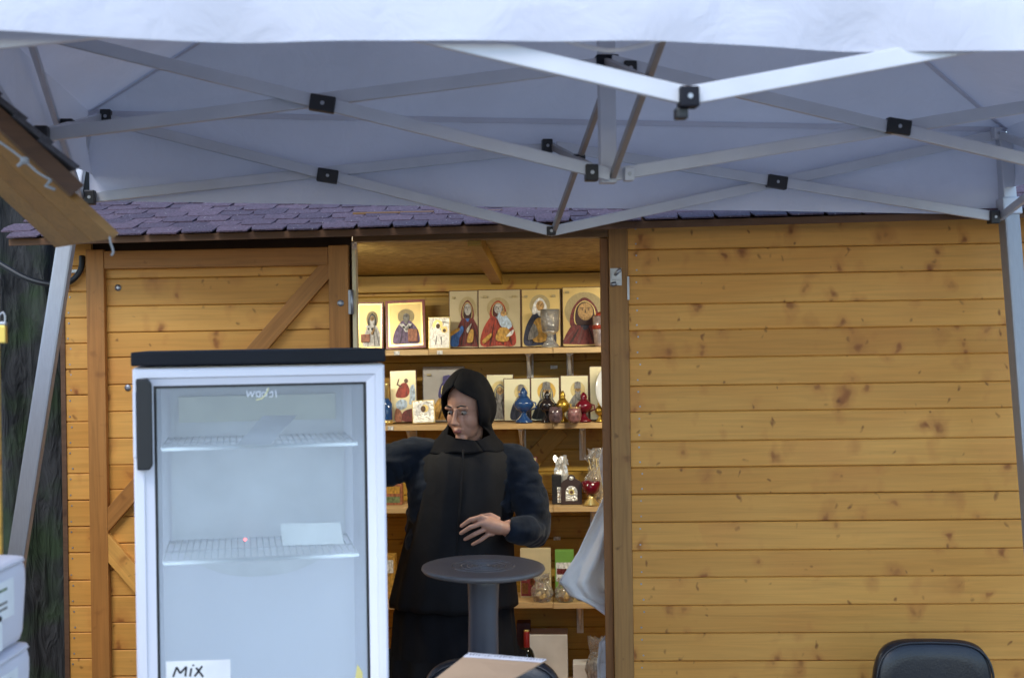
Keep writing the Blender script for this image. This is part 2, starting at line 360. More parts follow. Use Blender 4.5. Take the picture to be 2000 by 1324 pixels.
# latch on the post and hinge strip on the wall
q = H(1203, 541, -.012)
la = MB().box(-.021, .021, -.006, 0, -.032, .032); la.box(-.014, .02, -.022, -.006, -.010, .014); la.tube([(-.004, -.018, .006), (.016, -.03, .028)], .007, 8); la.tube([(-.018, -.018, -.03), (.0, -.016, -.024)], .008, 8)
la.build('latch', M_steel, hut, loc=(q[0], -.0125, q[2]))
q = H(1229, 563, 0); MB().box(-.004, .004, -.017, -.0125, -.043, .043).build('hinge', M_steel, hut, loc=(q[0] - .004, 0, q[2]))
# shell: side walls, back wall boards, floor, ceiling
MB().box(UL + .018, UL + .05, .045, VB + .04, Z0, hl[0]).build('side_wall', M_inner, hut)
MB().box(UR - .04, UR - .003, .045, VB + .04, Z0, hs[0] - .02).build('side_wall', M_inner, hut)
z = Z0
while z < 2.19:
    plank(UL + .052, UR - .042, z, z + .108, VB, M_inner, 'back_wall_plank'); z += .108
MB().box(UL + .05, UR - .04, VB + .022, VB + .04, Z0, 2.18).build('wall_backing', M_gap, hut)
MB().box(UL, UR, .045, VB + .04, 0, Z0 - .002).build('floor', M_pine_rail, hut)
MB().box(UL, UR, -.005, .044, .0, Z0 - .004).build('plinth_board', M_fascia, hut)
zc0, zc1 = H(900, 466, .12)[2] + .02, H(900, 536, VB - .06)[2]
mb = MB(); mb.hexa([(UL + .05, .065, zc0), (UR - .04, .065, zc0), (UR - .04, VB, zc1), (UL + .05, VB, zc1), (UL + .05, .065, zc0 + .015), (UR - .04, .065, zc0 + .015), (UR - .04, VB, zc1 + .015), (UL + .05, VB, zc1 + .015)])
mb.build('ceiling', M_osb, hut)
zb = H(900, 552, VB - .06)[2]
MB().box(-(UR - UL) / 2 + .06, (UR - UL) / 2 - .05, -.03, .03, -.04, .04).build('wall_plate', M_inner, hut, bev=.003, loc=((UL + UR) / 2, VB - .032, zc1 - .042))
ua = H(952, 510, .8)[0]
for uu in (ua, ua - .75, ua + .75, ua + 1.5):
    MB().bar((uu, .07, zc0 - .028), (uu, VB - .063, zc1 - .028), .052, .05).build('ceiling_joist', M_inner, hut, bev=.002)
pbar('wall_brace', (lambda q: (q[0], q[2]))(H(1096, 838, VB - .03)), (lambda q: (q[0], q[2]))(H(985, 958, VB - .03)), .085, .025, VB - .027, M_inner, hut)
# roof: boarded slopes with bitumen shingles
eL, eR = H(12, 479, -.24), H(1990, 424, -.24)
slope = (eR[2] - eL[2]) / (eR[0] - eL[0])
U0, U1 = eL[0], UR + .22
PITCH = math.radians(15.5); VR = .86
ez = lambda u: eL[2] + slope * (u - eL[0])
rise = (VR + .24) * math.tan(PITCH)
def roofpt(u, v, off=0): return (u, v, ez(u) + (v + .24) * math.tan(PITCH) + off)
def roofpt2(u, v, off=0): return (u, v, ez(u) + rise - (v - VR) * math.tan(PITCH) + off)
roof = bpy.data.objects.new('roof', None); C.objects.link(roof); roof.parent = hut
def slab(fn, u0, u1, v0, v1, o0, o1): return MB().hexa([fn(u0, v0, o0), fn(u1, v0, o0), fn(u1, v1, o0), fn(u0, v1, o0), fn(u0, v0, o1), fn(u1, v0, o1), fn(u1, v1, o1), fn(u0, v1, o1)])
slab(roofpt, U0 + .01, U1, -.22, VR, 0, .018).build('roof_boards', M_fascia, roof)
slab(roofpt2, U0 + .01, U1, VR + .002, 2 * VR + .26, 0, .022).build('roof_boards', M_fascia, roof)
MB().hexa([(U0 + .01, -.24, ez(U0) - .002), (U1, -.24, ez(U1) - .002), (U1, -.222, ez(U1) - .002), (U0 + .01, -.222, ez(U0) - .002), (U0 + .01, -.24, ez(U0) + .022), (U1, -.24, ez(U1) + .022), (U1, -.222, ez(U1) + .022), (U0 + .01, -.222, ez(U0) + .022)]).build('fascia', M_fascia, roof)
def shingle_mat():
    m = mat('purple_bitumen_shingle', (.10, .070, .092), .9, var=.5, vscale=120, bump=.6, bscale=220)
    nt = m.node_tree; b = nt.nodes['Principled BSDF']; src = b.inputs['Base Color'].links[0].from_socket
    oi = nt.nodes.new('ShaderNodeObjectInfo'); r = nt.nodes.new('ShaderNodeValToRGB'); r.color_ramp.elements[0].color = (.72, .7, .78, 1); r.color_ramp.elements[1].color = (1.25, 1.15, 1.15, 1)
    mx = nt.nodes.new('ShaderNodeMix'); mx.data_type = 'RGBA'; mx.blend_type = 'MULTIPLY'; mx.inputs[0].default_value = 1
    nt.links.new(oi.outputs['Random'], r.inputs[0]); nt.links.new(src, mx.inputs[6]); nt.links.new(r.outputs[0], mx.inputs[7])
    tc = nt.nodes.new('ShaderNodeTexCoord'); ad = nt.nodes.new('ShaderNodeVectorMath'); ad.operation = 'ADD'; mp = nt.nodes.new('ShaderNodeMapping'); mp.inputs['Rotation'].default_value = (0, 0, .8); mp.inputs['Scale'].default_value = (3.2, 1, 1)
    mu = nt.nodes.new('ShaderNodeMath'); mu.operation = 'MULTIPLY'; mu.inputs[1].default_value = 29; nt.links.new(oi.outputs['Random'], mu.inputs[0]); nt.links.new(tc.outputs['Object'], ad.inputs[0]); nt.links.new(mu.outputs[0], ad.inputs[1]); nt.links.new(ad.outputs[0], mp.inputs[0])
    vo = nt.nodes.new('ShaderNodeTexVoronoi'); vo.inputs['Scale'].default_value = 16; nt.links.new(mp.outputs[0], vo.inputs['Vector'])
    rr = nt.nodes.new('ShaderNodeValToRGB'); rr.color_ramp.elements[0].position = .05; rr.color_ramp.elements[0].color = (.85, .85, .85, 1); rr.color_ramp.elements[1].position = .13; rr.color_ramp.elements[1].color = (0, 0, 0, 1); nt.links.new(vo.outputs['Distance'], rr.inputs[0])
    m2 = nt.nodes.new('ShaderNodeMix'); m2.data_type = 'RGBA'; nt.links.new(rr.outputs[0], m2.inputs[0]); nt.links.new(mx.outputs[2], m2.inputs[6]); m2.inputs[7].default_value = (.42, .38, .36, 1); nt.links.new(m2.outputs[2], b.inputs['Base Color']); return m
M_sh = shingle_mat()
SW, SE = .128, .105
tabm = None
for r_ in range(7):
    off = (r_ % 2) * SW / 2
    n = int((U1 - U0) / SW) + 2
    for i in range(n):
        u = U0 + i * SW - off + SW / 2
        if u - SW / 2 < U0 - .11 or u > U1: continue
        if tabm is None:
            w = SW / 2 - .0012; t = .005
            poly = [(-w + .012, 0), (w - .004, 0), (w, .05), (w, SE + .055), (-w, SE + .055), (-w, .06)]
            vs = [(x, y, 0 + (.005 if y < .07 else 0)) for x, y in poly] + [(x, y, t + (.005 if y < .07 else 0)) for x, y in poly]
            o = MB().add(vs, [tuple(reversed(range(6))), tuple(range(6, 12))] + [(k, (k + 1) % 6, (k + 1) % 6 + 6, k + 6) for k in range(6)]).build('shingle', M_sh, roof); tabm = o.data
        else: o = link('shingle', tabm, None, roof)
        v = -.265 + r_ * SE * math.cos(PITCH)
        o.location = roofpt(u, v, .024 + random.uniform(0, .004)); o.rotation_euler = (PITCH + random.uniform(-.01, .03), -math.atan(slope), random.uniform(-.02, .02))
slab(roofpt, U0, U1, -.265 + 7 * SE * math.cos(PITCH) + .02, VR, .020, .034).build('roofing_felt', M_sh, roof)
slab(roofpt2, U0, U1, VR + .003, 2 * VR + .27, .024, .034).build('roofing_felt', M_sh, roof)
# cable running into the left corner
mc = MB(); cp = [H(-40, 490, .02), H(8, 520, .0), H(55, 545, -.02), H(105, 556, -.03), H(140, 548, -.03), H(158, 525, -.02), H(160, 500, -.01)]
mc.tube(spline([tuple(p) for p in cp], 6, False), .011, 8); mc.build('cable', M_black, hut)
q = H(150, 530, -.01); MB().box(-.035, .02, -.022, 0, -.006, .006).build('cable_clip', M_whiteplastic, hut, loc=(q[0], -.0005, q[2]), bev=.002)

# ------------------------------------------------------------------ shelves
VS = VB - .27                      # shelf front edge
def shelf(pyc, brs, sag=0):
    z = H(1100, pyc, VS)[2]
    e = bpy.data.objects.new('shelf', None); C.objects.link(e); e.parent = hut; e.location = (0, 0, z)
    xs_ = [UL + .056, H(905, pyc, VS)[0] + random.uniform(-.2, .2), H(1080, pyc, VS)[0], UR - .05]
    for a, b_ in zip(xs_, xs_[1:]):
        MB().box(-(b_ - a) / 2 + .001, (b_ - a) / 2 - .001, 0, VB - VS - .002, -.013, .013).build('shelf_board', M_shelf, e, bev=.002, loc=((a + b_) / 2, VS + random.uniform(-.004, .002), -.015 + random.uniform(-.0015, .0015)))
    for px in brs:
        u = H(px, pyc + 40, VS + .1)[0]
        mb = MB().hexa([(u - .010, VS + .04, -.045), (u + .010, VS + .04, -.045), (u + .022, VB - .003, -.24), (u - .022, VB - .003, -.24), (u - .022, VS + .04, -.03), (u + .022, VS + .04, -.03), (u + .022, VB - .003, -.03), (u - .022, VB - .003, -.03)])
        mb = MB()
        mb.box(u - .016, u + .016, VB - .006, VB - .001, -.2, -.03); mb.box(u - .016, u + .016, VS + .05, VB - .004, -.034, -.029)
        mb.hexa([(u - .004, VS + .06, -.045), (u + .004, VS + .06, -.045), (u + .004, VB - .006, -.19), (u - .004, VB - .006, -.19), (u - .012, VS + .06, -.034), (u + .012, VS + .06, -.034), (u + .012, VB - .006, -.034), (u - .012, VB - .006, -.034)])
        mb.build('bracket', M_white_bracket, e)
    return z
ZS1 = shelf(678, (1033, 1113)); ZS2 = shelf(825, (1018, 1138, 800)); ZS3 = shelf(988, (1160, 860)); ZS4 = shelf(1176, (1133,)); ZS5 = shelf(1345, ())

# ------------------------------------------------------------------ lamps inside the hut
def lamp(u, v, z, label):
    t = thing('tube_lamp', label, 'lamp', HUT.M @ Matrix.Translation((u, v, z)))
    MB().box(-.32, .32, -.02, .02, .0, .03).build('housing', M_whiteplastic, t, bev=.003)
    MB().tube([(-.3, 0, -.016), (.3, 0, -.016)], .013, 12).build('tube', mat('lit_tube', (1, 1, 1), emit=((1, .93, .74), 10)), t)
    ld = bpy.data.lights.new('tube_light', 'AREA'); ld.shape = 'RECTANGLE'; ld.size = .6; ld.size_y = .05; ld.energy = LAMP if u > 0 else LAMP * .6; ld.color = (1, .93, .74)
    lo = bpy.data.objects.new('tube_light', ld); C.objects.link(lo); lo.parent = t; lo.location = (0, 0, -.032); lo.rotation_euler = (math.radians(25), 0, 0)
LAMP = 8.5
lamp(.85, .3, zc0 - .045, 'lit white tube lamp under the hut ceiling behind the boarded right wall')
lamp(-.95, .3, zc0 - .045, 'lit white tube lamp under the hut ceiling behind the braced door')

# ================================================================== GOODS ON THE SHELVES
def col(name, c, rough=.5, metal=0, **k): return mat('paint_' + name, c, rough, metal, var=k.pop('var', .5), vscale=70, stretch=(1.6, 1, .8), **k)
GOLD = mat('pale_gold_leaf', (.68, .50, .20), .38, .35, var=.08, vscale=12)
GOLDW = mat('glare_gold_leaf', (.86, .76, .48), .3, .25, var=.05, vscale=12)  # lamp glare on the second shelf icons put into a paler gold
GREYG = mat('dull_gold_ground', (.50, .42, .26), .45, .2, var=.08, vscale=12)
SILVER = mat('embossed_silver', (.85, .83, .78), .3, .85, var=.15, vscale=50, bump=.8, bscale=90)
HALO = col('halo_ochre', (.40, .32, .16), var=.12); HALOY = col('halo_yellow', (.75, .47, .09), var=.1); HALOG = col('halo_pale', (.72, .58, .26), var=.1)
PANEL = col('panel_edge_brown', (.10, .035, .02)); REDF = col('frame_red', (.22, .035, .03), .35); GILT = mat('gilt_moulding', (.82, .63, .25), .28, .7)
MAROON = col('maroon', (.16, .02, .02)); RED = col('red', (.34, .04, .02)); BLUE = col('blue', (.04, .13, .42)); NAVY = col('navy', (.025, .03, .07)); PURPLE = col('violet', (.16, .10, .22)); INDIGO = col('indigo', (.05, .04, .17))
SKIN_I = col('icon_skin', (.45, .27, .10)); PALE = col('icon_pale_skin', (.42, .40, .38)); WHITEP = col('white_paint', (.72, .72, .74)); BLACKP = col('black_paint', (.015, .014, .016)); GREY = col('grey_paint', (.22, .21, .2)); BROWN = col('brown_paint', (.12, .06, .03)); OCHRE = col('ochre_cloth', (.48, .27, .05)); LBLUE = col('light_blue', (.42, .53, .70)); TEAL = col('green_paint', (.15, .2, .1)); PINKISH = col('rust_paint', (.35, .13, .07))
GI = 'icons standing on the hut shelves'
def icon(px0, px1, pyt, pyb, v, label, ground, shapes, edge=PANEL, lean=.10, roll=0, frame=None, th=.014, zb=None, name='icon_panel'):
    a = H(px0, pyb, v); b_ = H(px1, pyb, v); t = H((px0 + px1) / 2, pyt, v)
    w = b_[0] - a[0]; h = t[2] - (zb if zb is not None else a[2]); z0 = zb if zb is not None else a[2]
    root = thing(name, label, 'icon', HUT.M @ Matrix.Translation(((a[0] + b_[0]) / 2, v, z0 + .0005 + w / 2 * abs(math.sin(roll)))) @ Matrix.Rotation(roll, 4, 'Y') @ Matrix.Rotation(-lean, 4, 'X'), GI)
    h /= math.cos(lean)
    MB().box(-w / 2, w / 2, 0, th, 0, h).build('panel', edge, root, bev=.0015)
    m_ = .004
    if frame:
        fw = frame[0]
        for nm, mt, f0, f1, d in (('frame', frame[1], 0, fw * .6, .010), ('gilt_frame', frame[2], fw * .6, fw, .006)):
            mb = MB()
            for (x0, x1, z0_, z1) in ((-w / 2 + f0, w / 2 - f0, f0, f1), (-w / 2 + f0, w / 2 - f0, h - f1, h - f0), (-w / 2 + f0, -w / 2 + f1, f1, h - f1), (w / 2 - f1, w / 2 - f0, f1, h - f1)): mb.box(x0, x1, -d, -.0002, z0_, z1)
            mb.build(nm, mt, root)
        m_ = fw
    MB().box(-w / 2 + m_, w / 2 - m_, -.0022, -.0003, m_, h - m_).build('gold_ground', ground, root)
    iw, ih = w - 2 * m_, h - 2 * m_
    for k, (nm, poly, mt) in enumerate(shapes):
        pts = [(-w / 2 + m_ + min(1, max(0, x)) * iw, m_ + min(1, max(0, y)) * ih) for x, y in poly]
        MB().prism(pts, -.0024 - .0007 * (k + 1), -.0025).build('painted_' + nm, mt, root)
    return root
def sp(*p): return spline(p, 5)
def bust(cx, top, hr, halo, robe, hoodm, face, under=None, beard=None, hat=None, hand=True, child=None, asp=.7, extra=()):
    """generic haloed bust: cx, y of head centre, head radius in panel widths"""
    ry = hr * asp
    S_ = [('halo', ell(cx, top, hr * 2.1, ry * 2.1, 28), halo)] if halo else []
    S_.append(('robe', sp((cx - hr * 3.2, .03), (cx - hr * 2.9, top - ry * 4.2), (cx - hr * 1.3, top - ry * 1.5), (cx, top - ry * 1.0), (cx + hr * 1.3, top - ry * 1.5), (cx + hr * 2.9, top - ry * 4.0), (cx + hr * 3.1, .03), (cx, .02)), robe))
    if under: S_.append(('undergarment', sp((cx - hr * .55, top - ry * .8), (cx + hr * .55, top - ry * .8), (cx + hr * .3, top - ry * 2.0), (cx - hr * .3, top - ry * 2.0)), under))
    if hoodm: S_.append(('hood', sp((cx - hr * 1.5, top - ry * 1.7), (cx - hr * 1.25, top + ry * .3), (cx, top + ry * 1.5), (cx + hr * 1.25, top + ry * .3), (cx + hr * 1.4, top - ry * 1.7), (cx, top - ry * 1.3)), hoodm))
    rb = robe.node_tree.nodes['Principled BSDF'].inputs['Base Color'].links[0].from_node.color_ramp.elements[0].color
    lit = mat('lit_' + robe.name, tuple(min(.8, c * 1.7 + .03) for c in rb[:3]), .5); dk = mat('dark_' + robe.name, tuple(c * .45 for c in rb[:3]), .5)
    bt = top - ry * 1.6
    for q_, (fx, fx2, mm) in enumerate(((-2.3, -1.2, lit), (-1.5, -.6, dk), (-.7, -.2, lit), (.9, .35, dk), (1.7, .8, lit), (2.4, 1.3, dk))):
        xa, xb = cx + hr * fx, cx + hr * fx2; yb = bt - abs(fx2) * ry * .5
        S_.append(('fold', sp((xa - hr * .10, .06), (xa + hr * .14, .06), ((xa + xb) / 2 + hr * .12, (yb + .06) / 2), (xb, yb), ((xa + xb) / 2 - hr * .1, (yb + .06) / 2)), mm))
    if hoodm and hoodm is not WHITEP: S_.append(('hood_trim', sp((cx - hr * 1.05, top - ry * 1.4), (cx - hr * .95, top + ry * .3), (cx, top + ry * 1.12), (cx + hr * 1.0, top + ry * .3), (cx + hr * 1.05, top - ry * 1.4), (cx, top - ry * 1.5)), GILT if hoodm is not BLACKP else GREY)); S_.append(('hood_lining', sp((cx - hr * .95, top - ry * 1.4), (cx - hr * .86, top + ry * .3), (cx, top + ry * 1.0), (cx + hr * .92, top + ry * .3), (cx + hr * .95, top - ry * 1.4), (cx, top - ry * 1.6)), dk))
    S_.append(('face', ell(cx + hr * .08, top - ry * .1, hr * .8, ry * 1.0, 18), face))
    if beard: S_.append(('beard', sp((cx - hr * .75, top - ry * .2), (cx, top - ry * .55), (cx + hr * .85, top - ry * .2), (cx + hr * .5, top - ry * 1.5), (cx, top - ry * 2.1), (cx - hr * .5, top - ry * 1.5)), beard))
    if hat: S_.append(('hat', [(cx - hr * .95, top + ry * .35), (cx + hr * .95, top + ry * .35), (cx + hr * .8, top + ry * 1.9), (cx, top + ry * 2.1), (cx - hr * .8, top + ry * 1.9)], hat))
    shd = mat('shade_' + face.name, tuple(c * .5 for c in face.node_tree.nodes['Principled BSDF'].inputs['Base Color'].links[0].from_node.color_ramp.elements[0].color[:3]), .5)
    for s_ in (-1, 1): S_.append(('brow', ell(cx + hr * (.08 + s_ * .33), top + ry * .3, hr * .22, ry * .05, 8), shd))
    for s_ in (-1, 1): S_.append(('eye', ell(cx + hr * (.08 + s_ * .33), top + ry * .12, hr * .13, ry * .07, 8), BROWN))
    S_.append(('nose', [(cx + hr * .02, top + ry * .1), (cx + hr * .11, top + ry * .1), (cx + hr * .16, top - ry * .28), (cx, top - ry * .28)], shd))
    S_ += list(extra)
    if hand: S_.append(('hand', sp((cx - hr * .2, top - ry * 3.6), (cx + hr * .3, top - ry * 3.0), (cx + hr * 1.0, top - ry * 2.5), (cx + hr * .6, top - ry * 3.3), (cx + hr * .1, top - ry * 4.1)), face))
    return S_
def marks(*xy): return [('inscription', [(x - .05, y - .018), (x + .05, y - .018), (x + .05, y + .018), (x - .05, y + .018)], HALO) for x, y in xy]
V1 = VB - .145
stole = [('stole', [(.3, .5), (.42, .52), (.62, .36), (.55, .3)], WHITEP), ('stole', [(.72, .5), (.6, .52), (.45, .36), (.5, .3)], WHITEP), ('cross', [(.4, .44), (.46, .46), (.5, .41), (.44, .39)], BLACKP), ('cross', [(.6, .46), (.66, .44), (.62, .39), (.56, .41)], BLACKP)]
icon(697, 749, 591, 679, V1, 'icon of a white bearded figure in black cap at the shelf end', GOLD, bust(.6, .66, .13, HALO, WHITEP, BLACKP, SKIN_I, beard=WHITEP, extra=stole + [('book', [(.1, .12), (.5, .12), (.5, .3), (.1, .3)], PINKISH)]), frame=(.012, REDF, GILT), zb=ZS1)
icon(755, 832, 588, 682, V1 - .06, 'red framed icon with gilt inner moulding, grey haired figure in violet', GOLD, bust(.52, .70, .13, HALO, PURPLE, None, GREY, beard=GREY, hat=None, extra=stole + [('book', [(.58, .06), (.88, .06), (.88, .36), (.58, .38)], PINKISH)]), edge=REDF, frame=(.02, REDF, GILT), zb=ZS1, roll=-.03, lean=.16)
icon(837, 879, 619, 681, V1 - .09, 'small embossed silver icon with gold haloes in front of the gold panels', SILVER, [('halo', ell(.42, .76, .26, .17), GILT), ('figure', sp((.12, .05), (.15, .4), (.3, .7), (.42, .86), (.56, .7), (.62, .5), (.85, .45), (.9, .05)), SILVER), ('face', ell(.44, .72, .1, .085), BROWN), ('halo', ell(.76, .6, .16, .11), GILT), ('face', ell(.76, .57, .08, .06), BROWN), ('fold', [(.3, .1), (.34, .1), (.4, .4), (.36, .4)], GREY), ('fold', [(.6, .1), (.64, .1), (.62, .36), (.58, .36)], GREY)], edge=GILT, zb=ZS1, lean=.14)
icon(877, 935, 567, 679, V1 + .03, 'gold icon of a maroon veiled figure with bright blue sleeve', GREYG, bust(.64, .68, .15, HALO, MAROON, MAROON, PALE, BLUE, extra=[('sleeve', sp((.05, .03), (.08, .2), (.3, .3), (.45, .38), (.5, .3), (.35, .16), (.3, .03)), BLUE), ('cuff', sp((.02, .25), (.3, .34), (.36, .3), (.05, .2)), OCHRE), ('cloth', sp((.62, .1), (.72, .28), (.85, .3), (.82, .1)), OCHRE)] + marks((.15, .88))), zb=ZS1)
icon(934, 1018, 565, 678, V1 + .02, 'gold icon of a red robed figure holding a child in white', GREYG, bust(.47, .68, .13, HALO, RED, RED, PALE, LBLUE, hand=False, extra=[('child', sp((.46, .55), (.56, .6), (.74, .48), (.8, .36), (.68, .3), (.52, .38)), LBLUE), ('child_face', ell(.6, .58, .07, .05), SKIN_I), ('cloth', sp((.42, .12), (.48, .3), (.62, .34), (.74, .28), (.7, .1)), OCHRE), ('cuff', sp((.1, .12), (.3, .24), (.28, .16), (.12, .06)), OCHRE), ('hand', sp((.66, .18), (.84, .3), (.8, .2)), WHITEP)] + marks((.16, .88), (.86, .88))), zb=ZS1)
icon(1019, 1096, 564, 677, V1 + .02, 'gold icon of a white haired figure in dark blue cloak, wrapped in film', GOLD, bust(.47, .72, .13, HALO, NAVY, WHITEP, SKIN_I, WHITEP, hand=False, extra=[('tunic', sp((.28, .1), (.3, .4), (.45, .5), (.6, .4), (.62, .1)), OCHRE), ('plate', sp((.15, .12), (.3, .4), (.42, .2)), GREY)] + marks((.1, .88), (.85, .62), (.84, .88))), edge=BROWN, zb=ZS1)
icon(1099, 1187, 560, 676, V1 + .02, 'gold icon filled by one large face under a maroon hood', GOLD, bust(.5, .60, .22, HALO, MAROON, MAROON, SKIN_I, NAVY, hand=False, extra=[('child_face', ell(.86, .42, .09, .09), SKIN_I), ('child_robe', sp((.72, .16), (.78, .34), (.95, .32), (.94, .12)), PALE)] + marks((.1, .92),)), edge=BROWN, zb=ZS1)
# shelf two
icon(763, 816, 724, 829, V1 - .03, 'bright gold icon of a rider in a red cloak on a pale horse', GOLDW, [('cloak', sp((.2, .5), (.38, .72), (.62, .76), (.75, .6), (.6, .48)), RED), ('head', ell(.62, .8, .08, .045), BROWN), ('arm', [(.32, .84), (.36, .85), (.3, .74), (.45, .70), (.43, .67), (.24, .73)], BROWN), ('horse', sp((.75, .45), (.78, .66), (.92, .72), (.97, .5), (.9, .36), (.72, .34)), LBLUE), ('horse', sp((.2, .36), (.4, .44), (.62, .4), (.6, .28), (.3, .24)), LBLUE), ('rock', sp((.15, .02), (.2, .26), (.4, .2), (.45, .02)), PINKISH), ('rock', sp((.45, .02), (.5, .2), (.95, .24), (.97, .02)), MAROON)], zb=ZS2, roll=-.03, lean=.14)
icon(826, 908, 716, 828, V1 + .03, 'grey panel icon of a figure in a tall violet cap', mat('grey_ground', (.42, .40, .38), .5), bust(.62, .62, .16, None, OCHRE, INDIGO, SKIN_I, beard=WHITEP, hat=INDIGO, hand=False) + marks((.14, .86)), edge=GREY, zb=ZS2)
icon(806, 850, 783, 830, V1 - .1, 'tiny embossed silver icon with an oval border, leaning before the rider icon', SILVER, [('border', ell(.5, .5, .38, .42), WHITEP), ('figure', sp((.2, .1), (.3, .4), (.5, .5), (.7, .4), (.82, .1)), SILVER), ('halo', ell(.58, .64, .18, .18), GILT), ('face', ell(.5, .62, .12, .15), BROWN)], edge=GILT, zb=ZS2, roll=-.05, lean=.18)
icon(950, 1004, 731, 826, V1 + .04, 'gold icon with grey bearded figure, half hidden behind the black headscarf', GOLDW, bust(.5, .62, .17, HALOG, GREY, GREY, SKIN_I, beard=GREY, hand=False), zb=ZS2)
icon(984, 1037, 739, 826, V1 + .01, 'bright gold icon of a dark robed figure behind the blue oil lamp', GOLDW, bust(.66, .68, .13, HALOG, NAVY, None, SKIN_I, beard=BLUE, hat=GREY, hand=False), zb=ZS2)
icon(1037, 1094, 737, 826, V1 + .01, 'bright gold icon with orange halo and white bearded figure in black', GOLDW, bust(.55, .68, .16, HALOY, BLACKP, GREY, SKIN_I, beard=WHITEP, hat=GREY, hand=False), zb=ZS2)
icon(1095, 1151, 733, 826, V1 + .01, 'bright gold icon of grey capped figure behind the dark red oil lamp', GOLDW, bust(.62, .68, .13, HALOG, GREY, None, SKIN_I, beard=GREY, hat=GREY, hand=False), zb=ZS2)
icon(1152, 1192, 715, 825, V1 + .01, 'tall bright gold icon beside the white plate', GOLDW, [('halo', ell(.8, .6, .3, .12), HALOG), ('robe', sp((.5, .05), (.6, .4), (.9, .45), (.97, .05)), OCHRE)], zb=ZS2)
# shelf three and four
icon(1028, 1050, 893, 988, V1 + .02, 'dark red edged icon peeping out behind the blue sleeve', GOLD, bust(.5, .65, .16, HALOG, RED, None, SKIN_I, hand=False), edge=REDF, frame=(.008, REDF, GILT), zb=ZS3)
def arched(px0, px1, pyt, zb, v, label):
    a, b_ = H(px0, 985, v), H(px1, 985, v); w = b_[0] - a[0]; h = H(px0, pyt, v)[2] - zb
    root = thing('arched_icon', label, 'icon', HUT.M @ Matrix.Translation(((a[0] + b_[0]) / 2, v, zb + .0005)) @ Matrix.Rotation(-.06, 4, 'X'), GI)
    pl = [(-w / 2, 0), (w / 2, 0), (w / 2, h * .68), (w * .42, h * .78), (w * .2, h * .86)] + [(w * .2 * math.cos(t), h * .86 + h * .14 * math.sin(t)) for t in (.5, 1.0, 1.57, 2.1, 2.6)] + [(-w * .2, h * .86), (-w * .42, h * .78), (-w / 2, h * .68)]
    MB().prism(pl, -.008, .008).build('panel', mat('dark_carved_wood', (.05, .025, .02), .4), root, bev=.001)
    MB().prism([(-w * .28, h * .12), (w * .28, h * .12), (w * .28, h * .42)] + [(w * .28 * math.cos(t), h * .42 + h * .2 * math.sin(t)) for t in (.4, .8, 1.2, 1.57, 2, 2.4, 2.8)] + [(-w * .28, h * .42)], -.011, -.0082).build('silver_plate', SILVER, root)
    MB().prism(ell(0, h * .42, w * .14, h * .1), -.0125, -.0112).build('painted_halo', GILT, root)
    MB().prism(ell(0, h * .41, w * .08, h * .065), -.0132, -.0126).build('painted_face', BROWN, root)
    MB().prism(ell(0, h * .88, w * .11, h * .07), -.011, -.0082).build('medallion', SILVER, root)
arched(1096, 1137, 927, ZS3, V1 - .06, 'dark arched wooden icon with silver plate and round medallion')
def carton(px0, px1, pyt, zb, v, d, label, m, extra=None, name='carton', category='box', yaw=0):
    a, b_ = H(px0, 900, v), H(px1, 900, v); w = b_[0] - a[0]; h = H((px0 + px1) / 2, pyt, v)[2] - zb
    root = thing(name, label, category, HUT.M @ Matrix.Translation(((a[0] + b_[0]) / 2, v, zb + .0005)) @ Matrix.Rotation(yaw, 4, 'Z'))
    MB().box(-w / 2, w / 2, 0, d, 0, h).build('body', m, root, bev=.002)
    for nm, x0, x1, z0, z1, mm in extra or (): MB().box(-w / 2 + x0 * w, -w / 2 + x1 * w, -.0015, .001, z0 * h, z1 * h).build(nm, mm, root)
    MB().box(-w / 2 + .002, w / 2 - .002, .002, d - .002, h, h + .0015).build('lid', m, root)
    return root
carton(1077, 1096, 929, ZS3, V1 - .05, .06, 'narrow black box standing left of the arched icon', BLACKP, [('silver_strip', .55, .95, .05, .6, SILVER)])
carton(745, 784, 946, ZS3, V1 - .02, .06, 'red and green picture box on the shelf beside the fridge', PINKISH, [('print_band', .1, .9, .1, .4, TEAL), ('print_band', .1, .9, .55, .9, OCHRE)])
carton(738, 768, 1085, ZS4, V1 - .02, .08, 'yellowish packet on the shelf between fridge and black robe', OCHRE, [('print_band', .1, .9, .6, .9, WHITEP)])
carton(1013, 1073, 1071, ZS4, V1, .02, 'cream picture board with maroon and ochre blocks on the low shelf', mat('cream_board', (.62, .52, .32), .5), [('print_block', .02, .5, .03, .5, MAROON), ('print_block', .05, .25, .08, .3, OCHRE), ('print_block', .32, .45, .25, .45, OCHRE), ('print_block', .55, .75, .1, .3, PINKISH), ('print_block', .08, .2, .35, .48, WHITEP)], name='picture_board', category='picture')
carton(1081, 1118, 1075, ZS4, V1 - .02, .04, 'green and white packet hidden behind the hanging white cloth', mat('green_print', (.2, .42, .08), .35), [('print_band', .05, .95, .35, .75, WHITEP), ('print_band', .1, .6, .5, .62, MAROON)], name='packet', category='packet')
carton(1126, 1152, 1160, ZS4, V1 - .08, .05, 'low black box under the corner of the hanging cloth', BLACKP)
carton(1024, 1103, 1240, ZS5, V1 - .05, .15, 'large plain white carton on the lowest shelf', mat('white_card', (.66, .64, .62), .6))
carton(1113, 1146, 1297, ZS5, V1 - .1, .1, 'small white carton beside the clear bag on the lowest shelf', mat('white_card2', (.7, .68, .66), .6))
carton(1004, 1031, 1217, ZS5, V1 + .02, .08, 'dark maroon box behind the wine bottle', mat('dark_maroon_card', (.05, .015, .025), .5))
